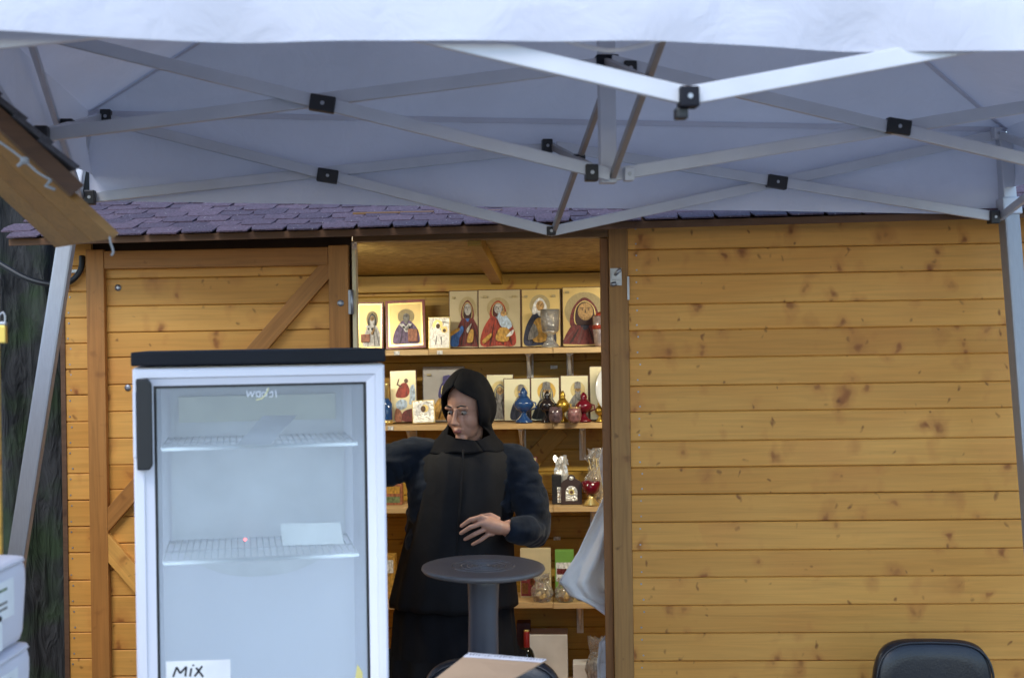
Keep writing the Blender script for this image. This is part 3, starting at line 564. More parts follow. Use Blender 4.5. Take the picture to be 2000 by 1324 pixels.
# oil lamps, bottles, cups
def lathed(name, label, category, px, pyt, zb, v, parts, n=20, group=None):
    q = H(px, 800, v); h = H(px, pyt, v)[2] - zb
    root = thing(name, label, category, HUT.M @ Matrix.Translation((q[0], v, zb + .0005)), group)
    for nm, prof, m in parts: MB().lathe([(r * h, z * h) for r, z in prof], n).build(nm, m, root)
    return root, h
def oil_lamp(px, pyt, label, m, gm, wide=1.0):
    r, h = lathed('oil_lamp', label, 'oil lamp', px, pyt, ZS2, V1 - .09, [
        ('foot', [(.25 * wide, 0), (.26 * wide, .04), (.18 * wide, .1), (.09 * wide, .2), (.07 * wide, .28)], m),
        ('bowl', [(.07 * wide, .28), (.2 * wide, .36), (.29 * wide, .5), (.27 * wide, .6), (.17 * wide, .7), (.15 * wide, .72)], m),
        ('neck', [(.15 * wide, .72), (.1 * wide, .78), (.12 * wide, .84), (.09 * wide, .92), (.03 * wide, 1.0)], gm)], group='glazed oil lamps on the second shelf')
    MB().tube([(.2 * h * wide, -.01, .6 * h), (.34 * h * wide, -.01, .56 * h), (.36 * h * wide, -.01, .42 * h), (.22 * h * wide, -.01, .36 * h)], .0035, 8).build('handle', gm, r)
gl = lambda n, c: mat('glaze_' + n, c, .12, var=.1, coat=.6)
oil_lamp(1023, 757, 'blue glazed oil lamp before a gold icon', gl('blue', (.02, .07, .22)), gl('blue', (.02, .07, .22)))
oil_lamp(1069, 763, 'dark brown glazed oil lamp before the orange haloed icon', gl('dark', (.02, .017, .022)), gl('dark', (.02, .017, .022)), .9)
oil_lamp(1099, 763, 'mustard gold oil lamp with cross finial between two icons', mat('brass', (.55, .36, .06), .3, .8), mat('brass', (.5, .35, .06), .3, .8), .75)
oil_lamp(1140, 766, 'dark red glazed oil lamp with a white price tag', gl('red', (.14, .006, .018)), gl('red', (.14, .006, .018)), 1.05)
oil_lamp(1171, 783, 'mustard gold oil lamp beside the white plate', mat('brass', (.55, .36, .06), .3, .8), mat('brass', (.5, .35, .06), .3, .8), .8)
q = H(1081, 810, V1 - .13); r, h_ = lathed('ceramic_cup', 'small dark marbled ceramic cup in front of the oil lamps', 'cup', 1085, 795, ZS2, V1 - .15, [('body', [(.3, 0), (.42, .2), (.45, .6), (.38, 1.0), (.33, 1.0), (.38, .6), (.3, .15)], mat('marbled_glaze', (.12, .08, .09), .15, var=.6, vscale=60, coat=.5))])
r, h_ = lathed('ceramic_cup', 'small rose glass cup with gold rim before the red oil lamp', 'cup', 1122, 795, ZS2, V1 - .15, [('body', [(.3, 0), (.42, .2), (.45, .6), (.38, 1.0), (.33, 1.0), (.38, .6), (.3, .15)], mat('rose_glaze', (.25, .12, .12), .15, var=.5, vscale=60, coat=.5)), ('rim', [(.4, .95), (.41, 1.0), (.36, 1.0), (.36, .95)], GILT)])
lathed('bottle', 'slim blue and gold bottle on the shelf beside the fridge', 'bottle', 755, 748, ZS2, V1 - .08, [('body', [(.13, 0), (.14, .02), (.14, .5), (.06, .62)], gl('blue', (.02, .07, .22))), ('neck', [(.06, .62), (.05, .95), (.055, 1)], GILT), ('foot', [(.15, 0), (.15, .1), (.141, .1)], GILT)])
lathed('wine_bottle', 'dark wine bottle with red capsule on the lowest shelf', 'bottle', 1022, 1230, ZS5, V1 - .13, [('body', [(.125, 0), (.13, .02), (.13, .58), (.1, .66), (.048, .72)], mat('dark_bottle_glass', (.008, .012, .01), .08, coat=.4)), ('label', [(.131, .15), (.1315, .16), (.1315, .48), (.131, .49)], WHITEP), ('capsule', [(.05, .70), (.052, .72), (.05, .97), (.045, .975)], mat('red_foil', (.3, .02, .02), .35, .3)), ('cap', [(.046, .975), (.046, 1.0), (.02, 1.0)], GILT)])
# crystal glass, red oil glass, silver pieces
lathed('crystal_glass', 'clear cut glass candle holder in front of the white haired icon', 'glass', 1077, 604, ZS1, V1 - .07, [('body', [(.22, 0), (.24, .02), (.10, .2), (.09, .34), (.22, .44), (.25, .7), (.26, 1), (.245, 1), (.23, .7), (.2, .47)], M_cello), ('foot', [(.23, 0), (.235, .02), (.1, .06)], SILVER), ('tray', [(.05, .3), (.2, .4), (.21, .42), (.05, .41)], SILVER)])
lathed('oil_glass', 'red and silver oil glass at the end of the top shelf', 'glass', 1176, 609, ZS1, V1 - .07, [('body', [(.16, 0), (.2, .1), (.24, .5), (.23, .85), (.2, .88)], mat('silver_red', (.6, .5, .5), .2, .6, var=.3, vscale=60)), ('lid', [(.2, .88), (.1, .96), (.03, 1)], RED), ('jewel', [(.242, .5), (.25, .56), (.242, .62)], RED)])
lathed('red_cup', 'dark red cup with gold flame shaped foot wrapped in cellophane', 'cup', 1152, 940, ZS3, V1 - .09, [('bowl', [(.12, .42), (.34, .55), (.42, 1.0), (.39, 1.0), (.3, .6)], gl('red', (.14, .006, .018))), ('foot', [(.35, 0), (.36, .03), (.12, .3), (.14, .42)], GILT)])
def crumple(name, label, category, px, py, w, h, d, v, m, zb, seed, spike=.25):
    q = H(px, py, v); rnd = random.Random(seed)
    root = thing(name, label, category, HUT.M @ Matrix.Translation((q[0], v, zb + .0005)))
    mb = MB(); rings = []
    for j in range(9):
        t = j / 8; ring = []
        wd = (.8 + .5 * math.sin(math.pi * min(1, t * 1.3))) * (1 if t < .75 else 1.0 + spike * (t - .75) * 4) * (1 - .35 * t)
        for k in range(18):
            a = 2 * math.pi * k / 18; rr = wd * (1 + rnd.uniform(-.16, .16)) * (1 if t < .75 else rnd.uniform(.6, 1.5))
            ring.append((w / 2 * rr * math.cos(a), d / 2 * rr * math.sin(a), h * t * (1 if t < 1 else rnd.uniform(.85, 1.1))))
        rings.append(ring)
    mb.loft(rings, True, False); mb.build('wrapping', m, root)
    return root
sv = lambda r_, w, h, c: MB().lathe([(w * .3, 0.004), (w * .42, h * .3), (w * .35, h * .62), (w * .1, h * .7)], 14).build('contents', c, r_)
r_ = crumple('foil_bag', 'white and silver foil bag behind the arched icon', 'bag', 1097, 950, .08, H(0, 908, V1)[2] - ZS3, .05, V1 + .02, mat('white_foil', (.85, .84, .82), .25, .5, bump=.5, bscale=40), ZS3, 3)
r_ = crumple('cellophane_bundle', 'crinkled cellophane bundle with straw coloured sprigs above the red cup', 'bundle', 1168, 930, .11, H(0, 893, V1)[2] - ZS3, .08, V1 - .02, M_cello, ZS3, 4, .6)
mb = MB(); rnd = random.Random(5)
for k in range(26): mb.tube([(rnd.uniform(-.01, .01), rnd.uniform(-.01, .01), .01), (rnd.uniform(-.05, .05), rnd.uniform(-.03, .03), rnd.uniform(.14, .22))], [.0015, .003], 5)
mb.build('sprigs', mat('straw', (.6, .45, .2), .4), r_)
for px, seed, hh in ((1058, 11, 1128), (1104, 12, 1138)):
    r_ = crumple('sweet_bag', ('clear bag of pale biscuits with gathered top before the cream picture board' if seed == 11 else 'clear bag of straw coloured sweets under the hanging cloth'), 'bag', px, 1160, .085, H(0, hh, V1 - .1)[2] - ZS4, .06, V1 - .1, M_cello, ZS4, seed, .5); sv(r_, .085, .09, mat('biscuit', (.62, .45, .2), .6, var=.4, vscale=90, bump=.8, bscale=80))
r_ = crumple('clear_bag', 'upright clear plastic bag with white contents on the lowest shelf', 'bag', 1163, 1290, .08, H(0, 1252, V1 - .1)[2] - ZS5, .06, V1 - .1, M_cello, ZS5, 13, .4); sv(r_, .08, .2, WHITEP)
# white plate standing at the shelf end
q = H(1190, 772, V1 - .11); root = thing('white_plate', 'white round plate standing on edge at the end of the second shelf', 'plate', HUT.M @ Matrix.Translation((q[0] + .085, V1 - .1, ZS2 + .152)) @ Matrix.Rotation(-.14, 4, 'X'))
MB().lathe([(.001, .0), (.1, .0), (.15, .014), (.148, .018), (.1, .005), (.001, .005)], 40, (0, 0, 0), 'Y').build('dish', mat('white_porcelain', (.8, .8, .8), .15), root); MB().box(-.05, -.03, -.0075, -.0055, -.02, .03).build('painted_mark', PINKISH, root)
# price tags on shelf edges
for px, py, z_, lab in ((775, 688, ZS1, 'beneath the red framed icon'), (859, 688, ZS1, 'beneath the small silver icon'), (763, 838, ZS2, 'beneath the rider icon')):
    q = H(px, py, VS - .006); tag(MB().box(-.013, .013, -.001, .001, -.009, .009).build('price_tag', WHITEP, None, loc=HUT.loc((q[0], VS - .0065, z_ - .016)), rot=(0, 0, HUT.yaw)), 'small white price tag on the shelf edge ' + lab, 'price tag', 'price tags in the hut')
for px, py, lab in ((1082, 717, 'between the upper brackets'), (1088, 1051, 'above the green packet')):
    q = H(px, py, VB - .002); tag(MB().box(-.017, .017, -.001, .001, -.008, .008).build('price_tag', WHITEP, None, loc=HUT.loc((q[0], VB - .0015, q[2])), rot=(0, 0, HUT.yaw)), 'small white tag stuck to the back wall ' + lab, 'price tag', 'price tags in the hut')
# hanging white cloth
def drape(name, label, pts, v, z_off, amp):
    """pts: list of (left px, right px, y) rows"""
    root = thing(name, label, 'cloth', HUT.M)
    rows = [(H(a, y, v), H(b_, y, v)) for a, b_, y in pts]; n = len(rows) - 1
    def fn(i, j):
        t = j * n; k = min(int(t), n - 1); f = t - k; f2 = f * f * (3 - 2 * f)
        a = rows[k][0].lerp(rows[k + 1][0], f2 * .5 + f * .5); b_ = rows[k][1].lerp(rows[k + 1][1], f2 * .5 + f * .5)
        p = a.lerp(b_, i); p.y += amp * (math.sin(i * 11 + j * 3) * .6 + math.sin(i * 23 - j * 5 + 1) * .35 + math.sin(i * 41 + j * 9) * .12 + math.sin(j * 14 + i * 5) * .2) * (.4 + j); p.y += .012 * mnoise(Vector((i * 7, j * 9, 1))) + .006 * mnoise(Vector((i * 18, j * 16, 4))); return p
    o = MB().grid(30, 40, fn).build('sheet', M_cloth, root, fix=False)
    sm = o.modifiers.new('thickness', 'SOLIDIFY'); sm.thickness = .003
    return root
drape('hanging_cloth', 'white cloth hanging by the right door jamb in front of the shelves', [(1178, 1260, 868), (1170, 1260, 900), (1176, 1260, 945), (1180, 1260, 966), (1160, 1260, 1010), (1128, 1260, 1080), (1092, 1260, 1136), (1112, 1260, 1162), (1148, 1260, 1178), (1180, 1260, 1200)], .15, 0, .034)
drape('hanging_cloth', 'lower white cloth end hanging below the larger cloth by the door jamb', [(1184, 1250, 1238), (1170, 1250, 1256), (1166, 1250, 1300), (1170, 1250, 1400), (1172, 1250, 1500)], .15, 0, .03)

# ================================================================== GAZEBO
GZ = Frame(.268, 3.62, .109); GD = .95
G = GZ.at
gaz = thing('pop_up_gazebo', 'white pop up gazebo with grey scissor truss frame standing before the hut', 'gazebo', GZ.M)
B, Mi, Fr = GD, 0.0, -GD
J = dict(bll=G(165, 387, B), bul=G(190, 230, B), blc=G(1075, 452, B), buc=G(1085, 287, B), blr=G(1948, 425, B), bur=G(1955, 262, B),
         mll=G(60, 266, Mi), mul=G(62, 62, Mi), clc=G(1190, 342, Mi), cuc=G(1192, 122, Mi), flc=G(1340, 190, Fr))
mxr = G(1750, 250, Mi)
J['mlr'] = 2 * mxr - J['cuc'] + Vector((0, 0, -.01)); J['mur'] = 2 * mxr - J['clc']
hd_ = J['bul'][2] - J['bll'][2]
J['fuc'] = J['flc'] + Vector((0, 0, hd_)); 
J['fll'] = G(-215, 98, Fr); J['ful'] = J['fll'] + Vector((0, 0, hd_)); J['flr'] = Vector((1.5, Fr, J['flc'][2] + .02)); J['fur'] = J['flr'] + Vector((0, 0, hd_))
def tbar(a, b_, m=M_barpaint, w=.016, h=.034, shift=0, up=(0, 0, 1)):
    a, b_ = Vector(J[a]), Vector(J[b_]); d = Vector(shift if shift else (0, 0, 0)); c = (a + b_) / 2
    MB().bar(a + d - c, b_ + d - c, w, h, up).build('truss_bar', m, gaz, bev=.0025, loc=c)
def joint(p, s=(.05, .045, .048), m=M_black, rot=(0, 0, 0), scr=True, name='joint'):
    mb = MB().box(-s[0] / 2, s[0] / 2, -s[1] / 2, s[1] / 2, -s[2] / 2, s[2] / 2); o = mb.build(name, m, gaz, bev=.004, loc=p, rot=rot)
    if scr: MB().lathe([(.006, 0), (.005, .003)], 10, (0, -s[1] / 2 + .001, 0), 'Y').build('rivet', M_steel, o)
    return o
s1, s2 = (0, -.010, 0), (0, .010, 0)
for a, b_, sh in (('bul', 'blc', s1), ('bll', 'buc', s2), ('buc', 'blr', s1), ('blc', 'bur', s2), ('mul', 'clc', s1), ('mll', 'cuc', s2), ('cuc', 'mlr', s1), ('clc', 'mur', s2)): tbar(a, b_, shift=sh)
for a, b_, sh in (('ful', 'flc', s1), ('fll', 'fuc', s2), ('fuc', 'flr', s2), ('flc', 'fur', s1)): tbar(a, b_, M_daylit_bar, w=.018, h=.036, shift=sh)
e1, e2 = (.01, 0, 0), (-.01, 0, 0)
for a, b_, sh in (('cuc', 'blc', e1), ('clc', 'buc', e2), ('clc', 'fuc', e1), ('cuc', 'flc', e2)): tbar(a, b_, M_rod, .015, .022, sh)
for a, b_, sh in (('bul', 'mll', e1), ('bll', 'mul', e2), ('mul', 'fll', e1), ('mll', 'ful', e2), ('bur', 'mlr', e2), ('blr', 'mur', e1), ('mur', 'flr', e2), ('mlr', 'fur', e1)): tbar(a, b_, M_barpaint, .016, .026, sh)
ang = math.atan2(135, 535)
for px, py, v in ((640, 345, B), (1515, 357, B), (630, 205, Mi), (1750, 250, Mi)): joint(G(px, py, v) + Vector((0, -.014, 0)), (.068, .03, .044) if v == B else (.066, .03, .042), rot=(0, .16, 0))
MB().box(-.05, .05, -.03, .012, -.03, .03)
joint(J['flc'] + Vector((0, -.016, -.004)), (.038, .04, .040), mat('dark_grey_plastic', (.012, .012, .018), .6, spec=.2)); joint(J['flc'] + Vector((-.012, -.004, -.034)), (.024, .03, .022), scr=False)
for k, d in (('bll', .02), ('blr', -.02), ('bul', .03), ('mll', .03), ('buc', -.03)): joint(J[k] + Vector((d, -.012, 0)), (.034, .036, .046))
joint(J['blc'] + Vector((0, -.006, 0)), (.03, .04, .03)); joint(J['clc'] + Vector((-.05, -.01, .004)), (.034, .036, .044)); joint(J['clc'] + Vector((.05, -.01, .0)), (.026, .036, .036), M_barpaint); joint(J['cuc'] + Vector((.05, -.01, -.02)), (.034, .036, .04)); joint(J['bur'] + Vector((-.02, -.01, 0)), (.03, .03, .04), M_barpaint)
for f in (.5,):   # crossing sleeves of the depth direction trusses
    joint((J['clc'] + J['buc']) / 2, (.03, .05, .03), scr=False, rot=(.2, 0, 0)); joint((J['bul'] + J['mll']) / 2, (.035, .05, .035), scr=False)
PEAK = .72
zU = J['bul'][2] + .03
ct = Vector((J['cuc'][0], 0, J['cuc'][2])); 
MB().box(-.022, .022, -.02, .02, J['clc'][2] - .02, zU + PEAK - .02).build('centre_pole', M_barpaint, gaz, bev=.003, loc=(J['clc'][0], .022, 0))
MB().box(-.03, .03, -.03, .03, -.03, .02).build('pole_slider', M_blackmetal, gaz, bev=.004, loc=(J['clc'][0], .022, J['cuc'][2]))
# canopy: four sloping panels and four valances
ex = .035
cs = {'bl': Vector((J['bul'][0] - ex, B + ex, J['bul'][2] + .028)), 'br': Vector((J['bur'][0] + ex, B + ex, J['bur'][2] + .028))}
fe = G(1000, 80, Fr - .05)[2]
VAL = .215
cs['fl'] = Vector((J['bul'][0] - ex, Fr - ex, G(0, 62, Fr - .05)[2] + VAL)); cs['fr'] = Vector((J['bur'][0] + ex, Fr - ex, G(2000, 103, Fr - .05)[2] + VAL))
pk = Vector((J['clc'][0], .02, zU + PEAK))
rn = random.Random(3)
def wob(p, s=1.0):
    return s * (.012 * math.sin(p.x * 7.3 + p.y * 5.1) + .008 * math.sin(p.x * 13 - p.y * 9 + 2) + .006 * math.sin(p.x * 3 + p.y * 21))
def roof_panel(a, b_):
    def fn(i, j):
        e = a.lerp(b_, i); e.z -= .035 * math.sin(math.pi * i) * 0
        p = e.lerp(pk, j); bow = math.sin(math.pi * i) * math.sin(math.pi * min(1, j * 1.0)); p.z -= .05 * bow * (1 - j * .4) + wob(p, 1.1) * bow
        # tension folds fanning out of the corners
        c = min(i, 1 - i); p.z += .013 * math.sin(j / (c + .05) * 6) * max(0, 1 - c * 3.2) * (1 if 0 < i < 1 else 0) * min(1, c * 20) * (1 - j) ** 2
        return p
    MB().grid(48, 28, fn).build('roof_panel', M_canopy, gaz, fix=False)
def valance(a, b_, out, amp=.012, val=VAL, sag=0.0):
    o_ = Vector(out); vl, vr = a.z - G(200, 390, B)[2], b_.z - G(1900, 418, B)[2]
    def fn2(i, j):
        p = a.lerp(b_, i); p = p - Vector((0, 0, (vl + (vr - vl) * i) * j)); return p + o_ * amp * j * (math.sin(i * 23) * .6 + math.sin(i * 41 + 1) * .4)
    def fn(i, j):
        p = a.lerp(b_, i); p = p - Vector((0, 0, val * j + sag * math.sin(math.pi * i) * j))
        return p + o_ * (amp * (.35 * min(1, j * 3) + j) * (math.sin(i * 17 + j) * .6 + math.sin(i * 31 + 1 - j * 2) * .4 + math.sin(i * 67 + j * 3) * .12) + .012 * math.sin(j * 3.1)) + Vector((0, 0, .003 * j * math.sin(i * 13 + 2)))
    MB().grid(80, 8, fn if val > 0 else fn2).build('valance', M_canopy, gaz, fix=False)
for a, b_ in (('bl', 'br'), ('br', 'fr'), ('fr', 'fl'), ('fl', 'bl')): roof_panel(cs[a], cs[b_])
valance(cs['bl'], cs['br'], (0, 1, 0), .008, val=0); valance(cs['br'], cs['fr'], (1, 0, 0)); valance(cs['fl'], cs['bl'], (-1, 0, 0)); valance(cs['fl'], cs['fr'], (0, -1, 0), .022)
for k_ in ('bl', 'br', 'fl', 'fr'):     # stitched hip seams
    a_ = cs[k_] - Vector((0, 0, .004)); MB().grid(1, 12, lambda i, j: a_.lerp(pk, j) + Vector((0, (i - .5) * .03, -.004 - .004 * math.sin(j * 9)))).build('hip_seam', M_canopy, gaz, fix=False)
MB().bar(cs['bl'] + Vector((0, -.004, -.008)), cs['br'] + Vector((0, -.004, -.008)), .003, .016).build('eave_hem', M_canopy, gaz)
# the loose loop of valance binding near the centre pole
lp = [G(1095, 76, Fr + .02), G(1140, 90, Fr + .02), G(1190, 99, Fr + .02), G(1240, 92, Fr + .02), G(1290, 78, Fr + .02)]
MB().tube(spline([tuple(p) for p in lp], 6, False), .0045, 8).build('binding_loop', M_cloth, gaz)
# legs: upper sleeve and lower leg, each leaning as they stand
def leg(top, foot, split, name='leg', wi=.05):
    top, foot = Vector(top), Vector(foot); root = bpy.data.objects.new(name, None); C.objects.link(root); root.parent = gaz
    mid = top.lerp(foot, split); yv = (0, 1, 0)
    MB().bar(top, mid, wi * .86, wi * .86, yv).build('upper_sleeve', M_barpaint, root, bev=.005)
    MB().bar(mid, foot, wi, wi, yv).build('lower_tube', M_alu, root, bev=.007)
    MB().bar(mid - (foot - mid).normalized() * .03, mid + (foot - mid).normalized() * .03, wi * 1.25, wi * 1.25, yv).build('leg_clamp', M_barpaint, root, bev=.005)
    MB().box(-.06, .06, -.06, .06, 0, .012).build('foot_plate', M_barpaint, root, bev=.003, loc=(foot.x, foot.y, 0.0005))
def ground_pt(a, b_):
    a, b_ = Vector(a), Vector(b_); t = (.012 - a.z) / (b_.z - a.z); return a.lerp(b_, t)
tl = G(162, 240, B) + Vector((0, .03, 0)); bl2 = G(38, 1060, B - .1)
leg(tl, ground_pt(tl, bl2), .13, wi=.052)
tr = G(1966, 262, B) + Vector((0, .03, 0)); br2 = G(2007, 900, B - .05)
leg(tr, ground_pt(tr, br2), .10, wi=.056)
leg(cs['fl'] + Vector((.06, .06, -.05)), (cs['fl'].x - .05, cs['fl'].y, .012), .12); leg(cs['fr'] + Vector((-.06, .06, -.05)), (cs['fr'].x + .05, cs['fr'].y, .012), .12)

# ================================================================== FRIDGE
FP = P(505, 690, 3.26); FR = Frame(FP.x, FP.y, .20); F = FR.at
fr = thing('drinks_fridge', 'empty white upright fridge with glass door, black top and black handle', 'fridge', FR.M)
x0, x1 = F(262, 950, 0)[0], F(754, 950, 0)[0]; ztop = F(505, 684, 0)[2]; zcap = F(505, 711, 0)[2]
FDP = .58; t_ = .035; FL = .5
cab = MB(); zc = zcap - .004
cab.box(x0, x0 + t_, .045, FDP, .06, zc); cab.box(x1 - t_, x1, .045, FDP, .06, zc); cab.box(x0 + t_, x1 - t_, FDP - .03, FDP, .06, zc); cab.box(x0 + t_, x1 - t_, .045, FDP - .031, zc - .05, zc); cab.box(x0 + t_, x1 - t_, .045, FDP - .031, .06, .30)
cab.build('cabinet', M_fridgewhite, fr)
MB().box(x0 - .004, x1 + .004, .0, FDP + .003, zcap, ztop).build('top_cap', M_blackmetal, fr, bev=.005)
for xx in (x0 + .05, x1 - .05):
    for yy in (.1, .5): MB().lathe([(.02, 0), (.02, .061)], 12, (xx, yy, 0)).build('foot', M_black, fr)
# interior liner: evaporator plate with a bowed lower edge
zi = F(505, 1150, 0)[2] - .06; w2 = (x1 - x0) / 2 - .06; cx = (x0 + x1) / 2
pl = [(cx + w2, zc - .06), (cx - w2, zc - .06)] + [(cx - w2 + 2 * w2 * k / 20, zi + .1 * (abs(k / 10 - 1) ** 2.5)) for k in range(21)]
MB().prism(pl, FDP - .043, FDP - .032).build('evaporator_plate', mat('grey_evaporator', (.70, .71, .74), .5, .0, var=.1), fr)
MB().box(cx - w2 * .9, cx + w2 * .9, FDP - .07, FDP - .045, zc - .16, zc - .09).build('light_cover', mat('cream_plastic', (.6, .6, .5), .4), fr)
for py in (872, 1092):
    zz = F(505, py, .15)[2]; mb = MB(); xa, xb = x0 + t_ + .02, x1 - t_ - .02
    for yy, rr in ((.15, .005), (.17, .003), (FDP - .06, .004), (.34, .003)): mb.tube([(xa, yy, zz), (xb, yy, zz)], rr, 8)
    k = xa
    while k < xb: mb.tube([(k, .15, zz + .004), (k, FDP - .06, zz + .004)], .0019, 6); k += .0165
    mb.build('wire_shelf', mat('white_wire', (.62, .64, .68), .5), fr)
zlm = zc - .12  # hidden glowing tubes and area lights added to brighten the fridge interior
for xx, sg in ((x0 + t_ + .006, 1), (x1 - t_ - .006, -1)):
    tu = MB().tube([(xx, .06, .4), (xx, .06, zlm)], .005, 10).build('added_glow_tube', mat('lit_fridge_tube', (1, 1, 1), emit=((.86, .93, 1), .9)), fr)
    ld = bpy.data.lights.new('added_fridge_fill', 'AREA'); ld.shape = 'RECTANGLE'; ld.size = .03; ld.size_y = zlm - .4; ld.energy = FL; ld.color = (.74, .87, 1)
    lo = bpy.data.objects.new('added_fridge_fill', ld); C.objects.link(lo); lo.parent = fr; lo.location = (xx + sg * .012, .07, (zlm + .4) / 2); lo.rotation_euler = Vector((-sg * .5, -1, 0)).to_track_quat('Z', 'Y').to_euler()
door_f = bpy.data.objects.new('door', None); C.objects.link(door_f); door_f.parent = fr; door_f['label'] = 'white framed glass door'
gx0, gx1, gzt = F(302, 950, 0)[0], F(719, 950, 0)[0], F(505, 750, 0)[2]; dz0 = .14; zdt = F(505, 717, 0)[2]
def prof(nm, a, b_, w, ml, mr):   # door profile with a stepped section, mitred ends
    MB().box(*a).build(nm, M_fridgewhite, door_f, bev=.004)
mb = MB()
def mitre(p):   # p: 4 outer + 4 inner points in (x,z) -> solid
    vs = [(x, 0, z) for x, z in p] + [(x, .038, z) for x, z in p]; return vs
o4 = [(x0, dz0), (x1, dz0), (x1, zdt), (x0, zdt)]; i4 = [(gx0, dz0 + .05), (gx1, dz0 + .05), (gx1, gzt), (gx0, gzt)]
for k in range(4):
    a, b_, c, d = o4[k], o4[(k + 1) % 4], i4[(k + 1) % 4], i4[k]
    fm = lambda p, q, f: (p[0] + (q[0] - p[0]) * f, p[1] + (q[1] - p[1]) * f)
    # outer raised band and inner sloping band give the moulded profile
    sec = [(0, .002), (.12, -.003), (.5, -.003), (.58, .004), (1, .010)]
    vs = []
    for f, y in sec: p, q = fm(a, d, f), fm(b_, c, f); vs += [(p[0], y, p[1]), (q[0], y, q[1])]
    for f in (1, 0): p, q = fm(a, d, f), fm(b_, c, f); vs += [(p[0], .038, p[1]), (q[0], .038, q[1])]
    n = len(vs) // 2; fs = [(2 * i, 2 * i + 1, (2 * i + 3) % (2 * n), (2 * i + 2) % (2 * n)) for i in range(n)] + [tuple(2 * i for i in range(n)), tuple(2 * i + 1 for i in reversed(range(n)))]
    MB().add(vs, fs).build('frame_bar', M_fridgewhite, door_f)
mb = MB(); g_ = .006
mb.box(gx0, gx1, .011, .03, gzt - g_, gzt); mb.box(gx0, gx0 + g_, .011, .03, dz0 + .05, gzt - g_); mb.box(gx1 - g_, gx1, .011, .03, dz0 + .05, gzt - g_); mb.box(gx0 + g_, gx1 - g_, .011, .03, dz0 + .05, dz0 + .05 + g_)
mb.build('rubber_gasket', M_black, door_f)
MB().box(gx0 + g_, gx1 - g_, .018, .022, dz0 + .05 + g_, gzt - g_).build('glass_pane', M_glass, door_f)
hx = F(282, 830, 0)[0]; hz0, hz1 = F(282, 916, 0)[2], F(282, 739, 0)[2]
hp = [(-.016, 0), (.012, 0), (.019, .01), (.019, hz1 - hz0 - .012), (.010, hz1 - hz0), (-.016, hz1 - hz0)]
hd2 = MB().prism(hp, -.03, .0).build('handle', M_black, door_f, bev=.004, loc=(hx, -.0035, hz0))
MB().box(-.024, -.0165, -.026, .004, .03, hz1 - hz0 - .03).build('handle_grip', M_fridgewhite, hd2, bev=.002)
# stickers, hand-written card, indicator light
def stroke(pts, r, nm, m, par, y):
    mb = MB()
    for a, b_ in zip(pts, pts[1:]): mb.bar((a[0], y, a[1]), (b_[0], y, b_[1]), r, .0008, (0, 1, 0))
    return mb.build(nm, m, par)
def fpt(px, py, y=.016): q = F(px, py, y); return (q[0], q[2])
card = tag(MB().prism([fpt(324, 1291), fpt(450, 1287), fpt(452, 1420), fpt(326, 1424)], .0150, .0162).build('paper_card', mat('white_paper', (.78, .79, .80), .7), None), 'white paper card with handwritten MIX stuck inside the fridge glass', 'card')
card.matrix_world = FR.M
ink = mat('black_marker', (.01, .01, .015), .5)
for L_ in ([(338, 1321), (345, 1302), (352, 1314), (364, 1301), (362, 1320)], [(371, 1320), (374, 1304)], [(377, 1300), (378, 1297)], [(380, 1320), (395, 1300)], [(383, 1303), (397, 1321)]):
    stroke([fpt(*p, y=.0147) for p in L_], .0045, 'lettering', ink, card, .0145)
MB().prism([fpt(694, 1324), fpt(698, 1296), fpt(708, 1312), fpt(711, 1400), fpt(694, 1400)], .0150, .0165).build('yellow_sticker', mat('yellow_paper', (.62, .55, .2), .6), door_f)
lg = mat('white_print', (.75, .77, .82), .5)
for L_ in ([(482, 763), (484, 775), (490, 764), (492, 775), (498, 763)], [(502, 775), (500, 766), (508, 764), (508, 775), (502, 774)], [(512, 775), (512, 766), (518, 766), (518, 775)], [(521, 758), (521, 774)], [(526, 768), (532, 764), (533, 774), (526, 775)], [(538, 762), (540, 776)]):
    stroke([fpt(*p, y=.0165) for p in L_], .0022, 'logo_lettering', lg, door_f, .0165)
stroke([fpt(*p, y=.0163) for p in [(500, 781), (512, 778), (520, 768), (525, 757)]], .0028, 'logo_swoosh', mat('logo_yellow', (.7, .66, .35), .5), door_f, .0160)
q = F(479, 1053, FDP - .12); MB().ellipsoid((q[0], q[1], q[2]), (.004, .004, .004), 10, 6).build('indicator_light', mat('red_led', (.8, .05, .05), emit=((1, .08, .08), 4)), fr)
for nm, quad, y, lab in (('price_sheet', [(548, 1022), (664, 1020), (672, 1077), (552, 1080)], .30, 'white paper sheet standing on the lower wire shelf inside the fridge'), ('price_sheet', [(462, 869), (512, 833), (572, 833), (528, 868)], .28, 'folded white paper lying on the upper wire shelf inside the fridge')):
    vs = [F(px, py, y) for px, py in quad]
    if quad[0][1] < 900:
        zz = F(505, 872, .15)[2] + .007; vs = [Vector((F(462, 869, .12)[0], .12, zz)), Vector((F(528, 868, .12)[0], .12, zz)), Vector((F(575, 868, .12)[0] + .02, .42, zz + .055)), Vector((F(510, 868, .12)[0] + .01, .42, zz + .055))]
    else:
        zz = F(505, 1092, .15)[2] + .007; dz = zz - min(v.z for v in vs); 
        for v in vs: v.z += dz if v.z < zz + .04 else 0
    o = MB().add(vs, [(0, 1, 2, 3)]).build(nm, MATS['white_paper'], None, fix=False); o.matrix_world = FR.M; tag(o, lab, 'paper'); sm = o.modifiers.new('thickness', 'SOLIDIFY'); sm.thickness = .0015

